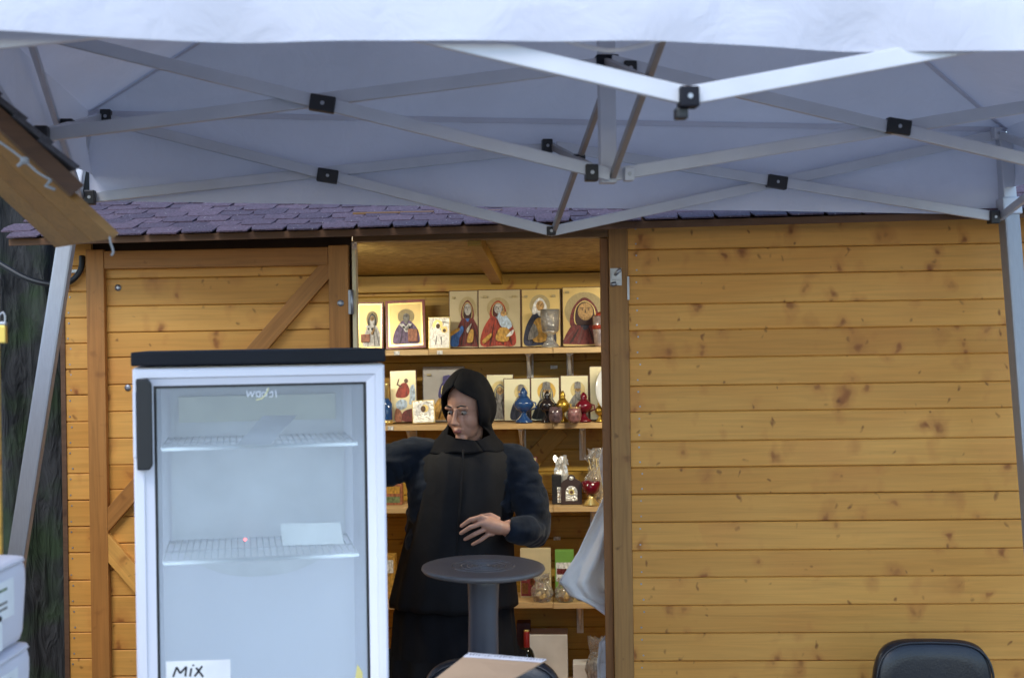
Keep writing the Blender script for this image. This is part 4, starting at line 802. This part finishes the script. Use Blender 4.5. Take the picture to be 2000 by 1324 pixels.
# ================================================================== TABLE, CHAIRS, CARDBOARD BOX
TY = 4.35; tp = P(934, 1101, TY); TR = (P(1063, 1104, TY) - P(823, 1104, TY)).length / 2
tb = thing('bar_table', 'round dark grey plastic bar table with ringed top on a thick column', 'table', Matrix.Translation((tp.x, tp.y, 0)) @ Matrix.Rotation(.015, 4, 'Y') @ Matrix.Rotation(.03, 4, 'X'))
M_tab = mat('dark_grey_plastic_top', (.13, .12, .12), .36, var=.1, vscale=30, bump=.1, bscale=300)
zt_ = tp.z
prof_ = [(.02, -.022), (TR - .03, -.022), (TR - .006, -.016), (TR, -.008), (TR - .002, -.002), (TR - .008, 0)]
prof_ += [(TR * f_, 0) for f_ in (.8, .5, .2)]
prof_ += [(.001, 0)]
MB().lathe(prof_, 72, (0, 0, zt_)).build('table_top', M_tab, tb)
for rr in (.50, .36, .26, .18, .11, .06):
    R_ = rr * TR; MB().tube([(R_ * math.cos(2 * math.pi * k / 56), R_ * math.sin(2 * math.pi * k / 56), zt_ - .0004) for k in range(57)], .0021, 8, False).build('raised_ring', mat('ring_plastic', (.13, .125, .13), .2), tb)
MB().lathe([(.058, zt_ - .022), (.05, zt_ - .06), (.047, zt_ - .15), (.052, zt_ - .6), (.06, .09), (.08, .05)], 40).build('column', mat('grey_plastic_column', (.085, .085, .10), .36, var=.1), tb)
MB().lathe([(.24, 0.012), (.245, .02), (.23, .035), (.1, .055), (.06, .09)], 48).build('base', mat('grey_plastic_column', (.06, .06, .07)), tb)

M_leather = mat('black_leatherette', (.012, .013, .018), .33, var=.2, bump=.12, bscale=140)
def office_chair(px, py, Y, w, yaw, label, tilt=.0, seat=True):
    c = P(px, py, Y); top = c.z
    t = thing('office_chair', label, 'chair', Matrix.Translation((c.x, c.y, 0)) @ Matrix.Rotation(yaw, 4, 'Z'), 'black padded office chairs')
    # padded backrest: rounded rectangle cushion, bowed
    hgt = .46; bz = top - hgt
    def ring(sc, y):
        pts = []
        for k in range(48):
            a = 2 * math.pi * k / 48; ca, sa = math.cos(a), math.sin(a); e = .42
            x = w / 2 * sc * abs(ca) ** e * (1 if ca >= 0 else -1); z = hgt / 2 * sc * abs(sa) ** e * (1 if sa >= 0 else -1)
            x *= 1 + .06 * (-z / (hgt / 2)) ; pts.append((x, y + .03 * (x / (w / 2)) ** 2 * -1, z))
        return pts
    o = MB().loft([ring(.3, -.042), ring(.72, -.040), ring(.9, -.034), ring(.975, -.018), ring(1.0, .0), ring(.985, .02), ring(.93, .032), ring(.6, .036)]).build('backrest', M_leather, t, loc=(0, 0, bz + hgt / 2), rot=(tilt * .3, tilt, 0))
    sc = []
    for k in range(40):
        a = 2 * math.pi * k / 40; ca, sa = math.cos(a), math.sin(a); sc.append((w / 2 * 1.0 * abs(ca) ** .5 * (1 if ca >= 0 else -1) * .965, -.024 - .03 * abs(ca) ** 1, hgt / 2 * .965 * abs(sa) ** .5 * (1 if sa >= 0 else -1)))
    MB().tube(sc + [sc[0]], .0045, 6, False).build('piping', M_leather, o)
    sz = .47; side = 1   # seat on the far side: we look at the back, or near side for +1
    st = []
    for s_, zz in ((.86, -.02), (1, .0), (1, .05), (.9, .075), (.4, .082)): st.append([(w / 2 * 1.06 * s_ * abs(math.cos(a)) ** .5 * (1 if math.cos(a) >= 0 else -1), .28 + .24 * s_ * abs(math.sin(a)) ** .5 * (1 if math.sin(a) >= 0 else -1), sz - .05 + zz) for a in [2 * math.pi * k / 36 for k in range(36)]])
    MB().loft(st).build('seat', M_leather, t)
    MB().bar((0, .06, sz - .06), (0, .0, bz + .12), .06, .014, (0, 1, 0)).build('back_support', M_black, t)
    MB().lathe([(.028, .12), (.028, .3), (.04, .3), (.04, sz - .06)], 16, (0, .28, 0)).build('gas_lift', M_black, t)
    for k in range(5):
        a = 2 * math.pi * k / 5 + .3; e = Vector((.28 * math.cos(a), .28 + .28 * math.sin(a), .075))
        MB().bar((0, .28, .12), e, .04, .03).build('base_arm', M_black, t, bev=.004)
        MB().lathe([(.026, -.014), (.029, 0), (.026, .014)], 16, (e.x, e.y, .0295), 'Y').build('castor', M_black, t)
    return t
office_chair(1812, 1246, 4.6, .42, .06, 'black padded office chair against the boarded right wall', tilt=.035)
office_chair(962, 1283, 3.9, .425, -.05, 'black padded office chair half covered by the cardboard box', tilt=0)
# open carton on the near side, its flap standing up in front of the chair
CY = 3.2; M_card = mat('cardboard', (.44, .29, .18), .75, var=.08, vscale=5, bump=.05, bscale=200)
ca_, cb_ = P(915, 1274, CY + .14), P(1068, 1287, CY + .14); ce_, cf_ = P(845, 1328, CY - .02), P(996, 1328, CY - .02)
cbx = thing('cardboard_box', 'brown cardboard box with an open flap and printed white tape edge', 'box', Matrix.Translation((P(925, 1330, CY).x, CY, 0)))
O_ = Vector((P(925, 1330, CY).x, CY, 0))
def L(p): return p - O_
nn = (cb_ - ca_).cross(ce_ - ca_).normalized() * .004
if nn.z > 0: nn = -nn
def slabq(a, b_, c, d, n_): return MB().hexa([a + n_, b_ + n_, c + n_, d + n_, a, b_, c, d])
slabq(L(ce_), L(cf_), L(cb_), L(ca_), nn).build('flap', M_card, cbx)
f1 = .16
up_ = -nn.normalized() * .0008
slabq(L(ca_.lerp(ce_, f1)) + up_, L(cb_.lerp(cf_, f1)) + up_, L(cb_) + up_, L(ca_) + up_, nn * .15).build('printed_tape', mat('white_tape', (.72, .70, .74), .4), cbx)
rr = random.Random(9); mb = MB()
for k in range(26):
    t0 = k / 26 + .006; t1 = t0 + rr.uniform(.006, .02); h0, h1 = .03 + rr.uniform(0, .02), .07 + rr.uniform(0, .03)
    pt = lambda t, s: L((ca_.lerp(cb_, t)).lerp(ce_.lerp(cf_, t), s)) + up_ * 2
    mb.add([pt(t0, h1), pt(t1, h1), pt(t1, h0), pt(t0, h0)], [(0, 1, 2, 3)])
o = mb.build('tape_print', mat('grey_ink', (.12, .11, .13), .6), cbx, fix=False)
# body of the carton beneath the flap, standing on the floor
cw = (cf_ - ce_).length; zt2 = min(ce_.z, cf_.z) - .004
cxm = (ce_ + cf_) / 2 - O_
mb = MB(); th = .005; X0, X1, Y0, Y1 = cxm.x - cw / 2 - .02, cxm.x + cw / 2 + .02, cxm.y - .34, cxm.y - .006
for bx in ((X0, X1, Y0, Y0 + th, .001, zt2 - .03), (X0, X1, Y1 - th, Y1, .001, zt2), (X0, X0 + th, Y0 + th, Y1 - th, .001, zt2 - .03), (X1 - th, X1, Y0 + th, Y1 - th, .001, zt2 - .03), (X0 + th, X1 - th, Y0 + th, Y1 - th, .001, .006)): mb.box(*bx)
mb.build('carton_body', M_card, cbx)

# ================================================================== NEIGHBOURING HUT AT THE LEFT EDGE
nh = thing('neighbour_hut', 'neighbouring wooden hut whose golden roof overhang juts in above the gazebo leg', 'hut')
A1 = P(221, 466, 2.9); B1 = P(108, 484, 3.3); A0 = P(-170, 100, 2.9); B0 = A0 + (B1 - A1)
A0, B0 = A1 + (A0 - A1) * 2.0, B1 + (B0 - B1) * 2.0
nrm = (A0 - A1).cross(B1 - A1).normalized(); nrm = nrm if nrm.z > 0 else -nrm
e_ = (A1 - A0).normalized()
M_soff = wood('golden_soffit', (.23, .115, .03), (.09, .04, .012), 'X', .2)
for k in range(3):   # three long soffit boards
    f0, f1 = k / 3 + .004, (k + 1) / 3 - .004
    slabq(A0.lerp(B0, f0), A1.lerp(B1, f0), A1.lerp(B1, f1), A0.lerp(B0, f1), nrm * .018).build('soffit_board', M_soff, nh)
dn = (A1 - B1).normalized()
def fas(d0, d1, n0, n1, nm, m, a=A0, b_=A1):
    MB().hexa([a + dn * d0 + nrm * n0, b_ + dn * d0 + nrm * n0, b_ + dn * d1 + nrm * n0, a + dn * d1 + nrm * n0, a + dn * d0 + nrm * n1, b_ + dn * d0 + nrm * n1, b_ + dn * d1 + nrm * n1, a + dn * d1 + nrm * n1]).build(nm, m, nh)
A1s = A1 - e_ * .13
fas(.002, .022, .0, .036, 'rake_board', wood('rake_board', (.085, .04, .02), (.04, .018, .008), 'X', .3), A0, A1s)
M_dsh = mat('dark_shingle_edge', (.05, .045, .055), .9, var=.3, vscale=90, bump=.5, bscale=150)
ln = (A1s - A0).length
n = int(ln / .075)
for k in range(n):
    a = A0 + e_ * (k * .075); b_ = A0 + e_ * (k * .075 + .1)
    p = [a + nrm * .037, b_ + nrm * .047, b_ + nrm * .047 - dn * .45, a + nrm * .037 - dn * .45]
    p = [q + dn * .035 for q in p[:2]] + p[2:]
    MB().hexa(p + [q + nrm * .010 for q in p]).build('shingle', M_dsh, nh)
wr = P(-3, 700, 3.25)
MB().box(-1.4, 0, 0, .012, -wr.z, A1.z - wr.z - .02).build('wall', M_inner, nh, loc=(wr.x, 3.25, wr.z)); 
MB().box(-1.4, -1.35, .014, 1.6, -wr.z, A1.z - wr.z - .02).build('side_wall', M_inner, nh, loc=(wr.x, 3.25, wr.z))
st_ = [P(-20, 265, 2.86), P(20, 292, 2.86), P(48, 314, 2.86), P(75, 338, 2.86), P(100, 352, 2.86)]
mb = MB().tube(spline([tuple(p) for p in st_], 5, False), .003, 6); q = st_[2]; mb.ellipsoid(q, (.010, .009, .009), 10, 6); mb.tube([q, q + Vector((-.015, 0, -.012))], .004, 6); mb.tube([st_[4], st_[4] + Vector((-.012, 0, -.012)), st_[4] + Vector((.008, 0, -.02))], .004, 6)
tag(mb.build('rope', mat('white_rope', (.28, .28, .29), .8), None), 'white rope knotted along the neighbouring roof edge', 'rope')
ss = [P(214, 462, 2.88), P(216, 474, 2.88), P(220, 486, 2.88), P(221, 494, 2.88), P(217, 499, 2.88)]
tag(MB().tube(spline([tuple(p) for p in ss], 5, False), .0022, 6).build('string', mat('white_rope', (.6, .6, .62)), None), 'thin white string dangling from the tip of the neighbouring roof', 'string')
q = P(3, 650, 3.23)
pdk = thing('padlock', 'brass padlock hanging at the edge of the neighbouring hut', 'padlock', Matrix.Translation(q))
MB().box(-.012, .012, -.008, .008, -.025, .018).build('body', mat('brass_lock', (.6, .45, .12), .3, .8), pdk, bev=.003)
MB().box(-.0121, .0121, -.0081, .0081, .0185, .026).build('cap', M_steel, pdk, bev=.002)
MB().tube(spline([(-.006, 0, .02), (-.006, 0, .038), (.004, 0, .048), (.009, 0, .038), (.008, 0, .02)], 5, False), .0025, 8).build('shackle', M_steel, pdk)

# ================================================================== WHITE TUBS AT THE LEFT
M_tub = mat('white_tub_plastic', (.64, .63, .70), .4, var=.05, vscale=5)
TX = P(58, 1150, 3.0).x
def tub(zb, h, label, dx=0):
    t = thing('plastic_tub', label, 'tub', Matrix.Translation((TX - .20 + dx, 2.82, zb + .0005)) @ Matrix.Rotation(.0, 4, 'Z'), 'stacked white plastic tubs')
    def ring(s, z, b=0):
        return [(.2 * s * abs(math.cos(a)) ** .17 * (1 if math.cos(a) >= 0 else -1) + b, .2 * s * abs(math.sin(a)) ** .17 * (1 if math.sin(a) >= 0 else -1), z) for a in [2 * math.pi * k / 64 for k in range(64)]]
    MB().loft([ring(.86, 0), ring(.93, .008), ring(.955, .025), ring(.965, .06), ring(.985, h * .72), ring(.985, h * .86), ring(.97, h * .955), ring(.94, h * .985)]).build('tub_body', M_tub, t)
    MB().loft([ring(.95, h * .986), ring(.985, h * .99), ring(.97, h * 1.03), ring(.9, h * 1.05), ring(.3, h * 1.055)]).build('lid', M_tub, t)
    for y0, y1, z0, z1, m in ((-.02, .09, .42, .86, MATS['white_paper']), (-.12, .02, .08, .48, MATS['white_paper'])):
        o = MB().box(.1955, .1985, y0, y1, h * z0, h * z1).build('label_sticker', m, t)
        for zz, mm in ((.75, TEAL), (.4, GREY), (.25, GREY)): MB().box(.1984, .1992, y0 + .02, y1 - .04, h * (z0 + (z1 - z0) * zz), h * (z0 + (z1 - z0) * (zz + .07))).build('sticker_print', mm, o)
    return t
zt1 = P(58, 1080, 3.0).z; zt2_ = P(58, 1250, 3.0).z
h1 = (zt1 - zt2_) / 1.055
tub(zt2_, h1 * .99, 'upper white plastic tub with paper labels, stacked at the left')
tub(zt2_ - h1 * 1.06, h1, 'lower white plastic tub carrying the upper one', .006)
pz = zt2_ - h1 * 1.06
tb2 = thing('stand', 'plain timber stand holding the two white tubs', 'stand', Matrix.Translation((TX - .2, 2.82, 0)))
MB().box(-.21, .21, -.21, .21, pz - .03, pz - .0005).build('stand_top', M_pine_rail, tb2, bev=.003)
for sx in (-1, 1):
    for sy in (-1, 1): MB().box(sx * .19 - .02, sx * .19 + .02, sy * .19 - .02, sy * .19 + .02, 0, pz - .031).build('leg', M_pine_v, tb2)

# ================================================================== TREE BEHIND THE HUT CORNER
def bark():
    m = bpy.data.materials.new('mossy_bark'); m.use_nodes = True; nt = m.node_tree; N = nt.nodes.new; L2 = nt.links.new; b = nt.nodes['Principled BSDF']; b.inputs['Roughness'].default_value = .95
    tc = N('ShaderNodeTexCoord'); mp = N('ShaderNodeMapping'); mp.inputs['Scale'].default_value = (9, 9, 2.2); L2(tc.outputs['Object'], mp.inputs[0])
    nz = N('ShaderNodeTexNoise'); nz.inputs['Scale'].default_value = 2.2; nz.inputs['Detail'].default_value = 8; nz.inputs['Distortion'].default_value = .8; L2(mp.outputs[0], nz.inputs['Vector'])
    r = N('ShaderNodeValToRGB'); r.color_ramp.elements[0].position = .35; r.color_ramp.elements[1].position = .7; r.color_ramp.elements[0].color = (.008, .008, .008, 1); r.color_ramp.elements[1].color = (.05, .048, .047, 1); L2(nz.outputs[0], r.inputs[0])
    n2 = N('ShaderNodeTexNoise'); n2.inputs['Scale'].default_value = 3.5; n2.inputs['Detail'].default_value = 5; L2(tc.outputs['Object'], n2.inputs['Vector'])
    r2 = N('ShaderNodeValToRGB'); r2.color_ramp.elements[0].position = .48; r2.color_ramp.elements[1].position = .62; r2.color_ramp.elements[0].color = (0, 0, 0, 1); r2.color_ramp.elements[1].color = (.8, .8, .8, 1); L2(n2.outputs[0], r2.inputs[0])
    mx = N('ShaderNodeMix'); mx.data_type = 'RGBA'; L2(r2.outputs[0], mx.inputs[0]); L2(r.outputs[0], mx.inputs[6]); mx.inputs[7].default_value = (.025, .045, .014, 1); L2(mx.outputs[2], b.inputs['Base Color'])
    bp = N('ShaderNodeBump'); bp.inputs['Strength'].default_value = 1; bp.inputs['Distance'].default_value = .04; L2(nz.outputs[0], bp.inputs['Height']); L2(bp.outputs[0], b.inputs['Normal']); return m
M_bark = bark()
tx = P(52, 800, 6.6)
tree = thing('tree', 'thick mossy tree trunk rising behind the left corner of the hut', 'tree', Matrix.Translation((tx.x, tx.y, 0)))
rings = []
for j in range(60):
    z = -.1 + j * .1; r0 = (.33 + .16 * math.exp(-z * 2.2)) * (1 - z * .045)
    rings.append([((r0 + .022 * math.sin(a * 9 + z * 2.1) + .014 * math.sin(a * 17 - z * 3) + .012 * math.sin(a * 5 + z * 7)) * math.cos(a) + .02 * math.sin(z), (r0 + .022 * math.sin(a * 9 + z * 2.1)) * math.sin(a), z) for a in [2 * math.pi * k / 72 for k in range(72)]])
trunk = MB().loft(rings); rt = random.Random(21); ends = []
for k in range(9):
    a = k * 2.4; z0 = 4.2 + k * .18; d = Vector((math.cos(a), math.sin(a), .7)); p = Vector((0, 0, z0)); pts = [p]; 
    for s_ in range(5): p = p + d * .5 + Vector((rt.uniform(-.15, .15), rt.uniform(-.15, .15), rt.uniform(0, .2))); pts.append(p)
    trunk.tube(pts, [.13, .1, .08, .06, .04, .02], 8); ends += pts[2:]
trunk.build('trunk', M_bark, tree)
mb = MB()
for k in range(4200):
    c = rt.choice(ends) + Vector((rt.gauss(0, .45), rt.gauss(0, .45), rt.gauss(0, .4))); a = Vector((rt.gauss(0, 1), rt.gauss(0, 1), rt.gauss(0, .6))).normalized(); b_ = a.cross(Vector((rt.gauss(0, 1), rt.gauss(0, 1), rt.gauss(0, 1)))).normalized(); s_ = rt.uniform(.04, .08)
    mb.add([c - a * s_, c + b_ * s_ * .5, c + a * s_, c - b_ * s_ * .5], [(0, 1, 2, 3)])
mb.build('crown', mat('leaf_green', (.06, .10, .03), .6, var=.4, vscale=3), tree, fix=False)

# ================================================================== PERSON IN THE DOORWAY
PV = .34
def hp_(px, py, dv=0): return H(px, py, PV + dv)
per = thing('person', 'person in black vest, navy sleeves and black headscarf standing in the hut doorway', 'person', HUT.M)
M_skin = mat('skin', (.50, .27, .19), .5, var=.04, vscale=25, bump=.05, bscale=300)
M_skin.node_tree.nodes['Principled BSDF'].inputs['Subsurface Weight'].default_value = .12
M_skin.node_tree.nodes['Principled BSDF'].inputs['Subsurface Radius'].default_value = (.012, .005, .003)
M_navy = mat('navy_knit', (.0065, .011, .021), .9, var=.35, vscale=14, bump=.5, bscale=22, sheen=.1, spec=.2)
M_vest = mat('black_vest', (.006, .006, .008), .8, var=.3, vscale=10, bump=.35, bscale=14, spec=.3)
M_skirt = mat('black_skirt', (.005, .005, .007), .9, var=.3, vscale=10, bump=.3, bscale=12, spec=.2)
M_scarf = mat('black_scarf', (.006, .006, .008), .85, var=.3, vscale=10, bump=.3, bscale=25, spec=.2)
def voxel(o, size, smooth=6, fac=.5):
    r = o.modifiers.new('remesh', 'REMESH'); r.mode = 'VOXEL'; r.voxel_size = size; r.use_smooth_shade = True
    s_ = o.modifiers.new('smooth', 'SMOOTH'); s_.iterations = smooth; s_.factor = fac
    dg = bpy.context.evaluated_depsgraph_get(); me = bpy.data.meshes.new_from_object(o.evaluated_get(dg)); o.modifiers.clear(); mt = o.data.materials[0]; o.data = me
    if not me.materials: me.materials.append(mt)
    me.polygons.foreach_set('use_smooth', [True] * len(me.polygons)); return o
# --- body: head, neck, torso core, both arms and hands as one surface
hc = hp_(912, 800, -.02)
HR = Matrix.Rotation(math.radians(-27), 3, 'Z') @ Matrix.Rotation(math.radians(10), 3, 'X')      # face turned towards the fridge, chin lowered
hd = lambda x, y, z: hc + HR @ Vector((x, y, z))
body = MB()
body.ellipsoid(hd(0, .012, .03), (.076, .094, .092), 24, 16, HR)
body.ellipsoid(hd(0, -.022, -.045), (.058, .062, .075), 20, 12, HR)
body.ellipsoid(hd(0, -.062, -.098), (.026, .022, .020), 12, 8, HR)                 # chin
for s_ in (-1, 1):
    body.ellipsoid(hd(s_ * .032, -.038, -.030), (.036, .038, .042), 16, 10, HR)      # cheeks
    body.ellipsoid(hd(s_ * .03, -.076, .024), (.026, .012, .009), 12, 8, HR)       # brows
    body.ellipsoid(hd(s_ * .010, -.096, -.036), (.009, .009, .008), 8, 6, HR)      # nostrils
body.tube([hd(0, -.082, .018), hd(0, -.094, -.008), hd(0, -.106, -.032), hd(0, -.094, -.042)], [.008, .010, .013, .008], 10)
body.ellipsoid(hd(0, -.083, -.062), (.022, .009, .006), 12, 8, HR); body.ellipsoid(hd(0, -.081, -.074), (.019, .009, .007), 12, 8, HR)
nk = hp_(910, 880, .02)
body.tube([hd(0, .02, -.05), hc + Vector((.0, .03, -.13)), nk + Vector((0, .03, -.03)), nk + Vector((0, .03, -.2))], [.055, .054, .065, .13], 20)
body.tube([nk + Vector((0, .04, -.12)), hp_(900, 1000, .05), hp_(890, 1150, .05), hp_(888, 1300, .05)], [.13, .16, .17, .15], 24)
rs, re, rw = hp_(1000, 905, .03), hp_(1040, 1030, .0), hp_(990, 1032, -.17)
body.tube([hp_(920, 905, .03), rs, (rs + re) / 2, re, (re + rw) / 2, rw], [.06, .06, .055, .05, .045, .032], 16)
# hand: palm and five fingers
ph = -.19
body.tube([rw, hp_(975, 1030, ph), hp_(958, 1026, ph), hp_(944, 1022, ph)], [.032, .040, .044, .040], 16, flat=.72)
def fin(pts, r): body.tube(pts, r, 10); body.ellipsoid(pts[-1], (r[-1],) * 3, 10, 6)
fin([hp_(955, 1015, ph - .01), hp_(940, 1009, ph - .022), hp_(918, 1015, ph - .028), hp_(901, 1027, ph - .016)], [.0125, .0108, .0096, .0080])
fin([hp_(957, 1025, ph - .01), hp_(942, 1021, ph - .028), hp_(919, 1029, ph - .034), hp_(900, 1041, ph - .016)], [.0125, .0110, .0098, .0082])
fin([hp_(960, 1034, ph - .01), hp_(947, 1033, ph - .024), hp_(926, 1043, ph - .030), hp_(908, 1053, ph - .012)], [.0122, .0106, .0094, .0078])
fin([hp_(964, 1041, ph - .008), hp_(954, 1043, ph - .016), hp_(938, 1055, ph - .020), hp_(923, 1063, ph - .006)], [.0112, .0095, .0084, .0072])
fin([hp_(975, 1016, ph + .012), hp_(958, 1006, ph + .022), hp_(940, 1008, ph + .03), hp_(924, 1018, ph + .032)], [.014, .012, .0105, .0085])
ls, le, lw = hp_(815, 893, .03), hp_(735, 915, -.02), hp_(655, 890, -.1)
body.tube([hp_(900, 905, .03), ls, (ls + le) / 2, le, (le + lw) / 2, lw], [.06, .06, .055, .05, .042, .03], 16)
lh = lw + (lw - le).normalized() * .08
body.tube([lw, lw.lerp(lh, .5), lh], [.03, .042, .036], 14, flat=.5)
for k in range(4):
    d = (lw - le).normalized(); o_ = Vector((0, 0, .03 - k * .02)); fin([lh + o_ * .8 - d * .02, lh + o_ + d * .03, lh + o_ * 1.1 + d * .055 + Vector((0, -.01, -.006)), lh + o_ * 1.1 + d * .075 + Vector((0, -.02, -.016))], [.012, .0105, .009, .0075])
fin([lw.lerp(lh, .3) + Vector((0, -.02, .02)), lw.lerp(lh, .8) + Vector((0, -.05, .03)), lh + Vector((-.01, -.06, .03))], [.014, .012, .009])
bo = body.build('body', M_skin, per); voxel(bo, .0034, 4)
for s_ in (-1, 1):
    MB().ellipsoid(hd(s_ * .031, -.0725, .005), (.0125, .0115, .0085), 14, 10, HR).build('eye', mat('eye_white', (.30, .27, .25), .35), per)
    MB().ellipsoid(hd(s_ * .030, -.0835, .004), (.0052, .0016, .0052), 10, 6, HR).build('iris', mat('iris_brown', (.03, .018, .01), .15), per)
    MB().tube([hd(s_ * .013, -.092, .030), hd(s_ * .03, -.090, .036), hd(s_ * .048, -.078, .031)], [.003, .0035, .002], 8).build('eyebrow', BLACKP, per)
MB().ellipsoid(hd(0, -.0875, -.068), (.020, .006, .0085), 14, 8, HR).build('lips', mat('lip', (.34, .12, .10), .4), per)
# --- navy top: torso with both sleeves
sw_ = MB()
def oval(cx, cy, z, rx, ry, n=40, fold=0, ph=0, fr_=11): return [(cx + rx * (1 + fold * math.sin(fr_ * a + ph)) * math.cos(a), cy + ry * (1 + fold * math.sin(fr_ * a + ph)) * math.sin(a), z) for a in [2 * math.pi * k / n for k in range(n)]]
def row(pxl, pxr, py, ry, dv=.02, grow=0, n=40, fold=0, ph=0, fr_=11):
    a, b_ = H(pxl, py, PV + dv), H(pxr, py, PV + dv); return oval((a.x + b_.x) / 2, PV + dv, (a.z + b_.z) / 2, (b_.x - a.x) / 2 + grow, ry + grow, n, fold, ph, fr_)
sw_.loft([row(868, 952, 868, .06), row(836, 984, 878, .09), row(802, 1012, 898, .12), row(795, 1008, 940, .145), row(796, 1000, 1000, .16), row(788, 1002, 1080, .17), row(782, 1004, 1150, .17)])
el = re + Vector((.005, 0, -.012))
def sleeve(pts, rad, seed):
    """loft with ring-wise crumple so the cloth shows folds"""
    P_, R_ = [], []
    sp_ = spline([tuple(p) for p in pts], 9, False); n = len(sp_)
    for i, p in enumerate(sp_):
        t = i / (n - 1) * (len(rad) - 1); k = min(int(t), len(rad) - 2); r = rad[k] + (rad[k + 1] - rad[k]) * (t - k)
        P_.append(p); R_.append(r * (1 + .035 * math.sin(i * 1.9 + seed) + .02 * math.sin(i * 4.1)))
    sw_.tube(P_, R_, 24)
sleeve([hp_(960, 905, .03), rs, hp_(1028, 955, .0), hp_(1040, 1000, -.02), el, hp_(1030, 1036, -.1), hp_(1008, 1034, -.15), rw + Vector((.004, .01, 0))], [.076, .079, .076, .070, .066, .057, .051, .044], 1)
sleeve([hp_(860, 905, .03), ls, hp_(775, 903, .0), le, (le + lw) / 2, lw + (le - lw) * .12], [.078, .082, .08, .074, .062, .046], 2)
so = sw_.build('navy_top', M_navy, per); voxel(so, .007, 5)
def crumple_mesh(o, amp, fr_, seed=0):
    from mathutils import noise
    me = o.data
    for v in me.vertices:
        q = Vector((v.co.x * fr_[0], v.co.y * fr_[1], v.co.z * fr_[2])) + Vector((seed, 0, 0)); v.co += v.normal * amp * (noise.noise(q) + .5 * noise.noise(q * 2.1))
    me.update()
crumple_mesh(so, .013, (9, 9, 20), 3)
# --- vest over the torso
vs_ = MB(); n = 96
vs_.loft([row(866, 956, 866, .075, .02, .004, n), row(842, 978, 874, .10, .02, .006, n), row(822, 994, 890, .128, .015, .008, n, .004, 0, 14), row(818, 994, 930, .155, .01, .01, n, .010, 1, 13), row(812, 990, 980, .170, .01, .01, n, .014, 1.4, 13), row(800, 992, 1040, .178, .01, .01, n, .016, 1.8, 13), row(784, 1000, 1110, .185, .015, .012, n, .018, 2.2, 13), row(770, 1006, 1170, .19, .02, .012, n, .022, 2.5, 13), row(769, 1007, 1180, .188, .02, .010, n, .022, 2.5, 13)])
vo = vs_.build('vest', M_vest, per); crumple_mesh(vo, .013, (13, 13, 3.5), 9)
MB().tube(spline([tuple(hp_(905, 878, -.12)), tuple(hp_(900, 960, -.165)), tuple(hp_(893, 1060, -.175)), tuple(hp_(888, 1172, -.178))], 8, False), .004, 6).build('front_seam', M_vest, per)
# --- long skirt to the floor
zf = Z0
def frow(pxl, pxr, z, ry, n=96, fold=.02, ph=0):
    a, b_ = H(pxl, 1300, PV + .02), H(pxr, 1300, PV + .02); return oval((a.x + b_.x) / 2, PV + .02, z, (b_.x - a.x) / 2, ry, n, fold, ph, 15)
zk = [H(890, y, PV)[2] for y in (1140, 1200, 1290)]
MB().loft([frow(790, 1000, zk[0], .17), frow(770, 1004, zk[1], .185, fold=.02), frow(764, 1010, zk[2], .19, fold=.035, ph=.4), frow(752, 1022, .6, .21, fold=.045, ph=.7), frow(740, 1034, .16, .24, fold=.05, ph=1)]).build('skirt', M_skirt, per)
for s_ in (-1, 1): MB().ellipsoid((hc.x + s_ * .09 - .03, PV - .12, zf + .038), (.045, .12, .038), 16, 10).build('shoe', M_black, per)
# --- headscarf: closed over the crown, open at the face, falling to the shoulders
sc_ = MB()
def scf(i, j):
    op = 1.0 if j < .24 else 1.0 - .32 * min(1, (j - .24) / .14)
    if j > .78: op = 1.0 - .32 * max(0, 1 - (j - .78) / .08)
    a = (i * 2 - 1) * math.pi * op           # 0 = back of the head
    if j < .62:
        th = j / .62 * math.radians(128); rad = math.sin(th); z = math.cos(th) * .128 + .028
        x, y = math.sin(a) * rad * .095, math.cos(a) * rad * .112 + .012
        if j > .42: f = (j - .42) / .2; x *= 1 + .10 * f
        p = hd(x, y, z); p += Vector((0, 0, 0))
    else:
        f = (j - .62) / .38; th = math.radians(128); b0 = hd(math.sin(a) * math.sin(th) * .095 * 1.1, math.cos(a) * math.sin(th) * .112 + .012, math.cos(th) * .128 + .028)
        cxy = Vector((nk.x, nk.y + .03, 0)); e = cxy + Vector((math.sin(a - .47) * (.125 + .045 * f), math.cos(a - .47) * (.13 + .03 * f), 0)); e.z = nk.z + .035 - .012 * math.cos(a) - .045 * f
        p = b0.lerp(e, f ** .8)
    w_ = .003 * math.sin(a * 9 + j * 8) * min(1, j * 2)
    return p + (p - hc).normalized() * w_
so2 = sc_.grid(64, 44, scf).build('headscarf', M_scarf, per, fix=False)
crumple_mesh(so2, .007, (16, 16, 7), 5)
md = so2.modifiers.new('thickness', 'SOLIDIFY'); md.thickness = .006; md.offset = 1
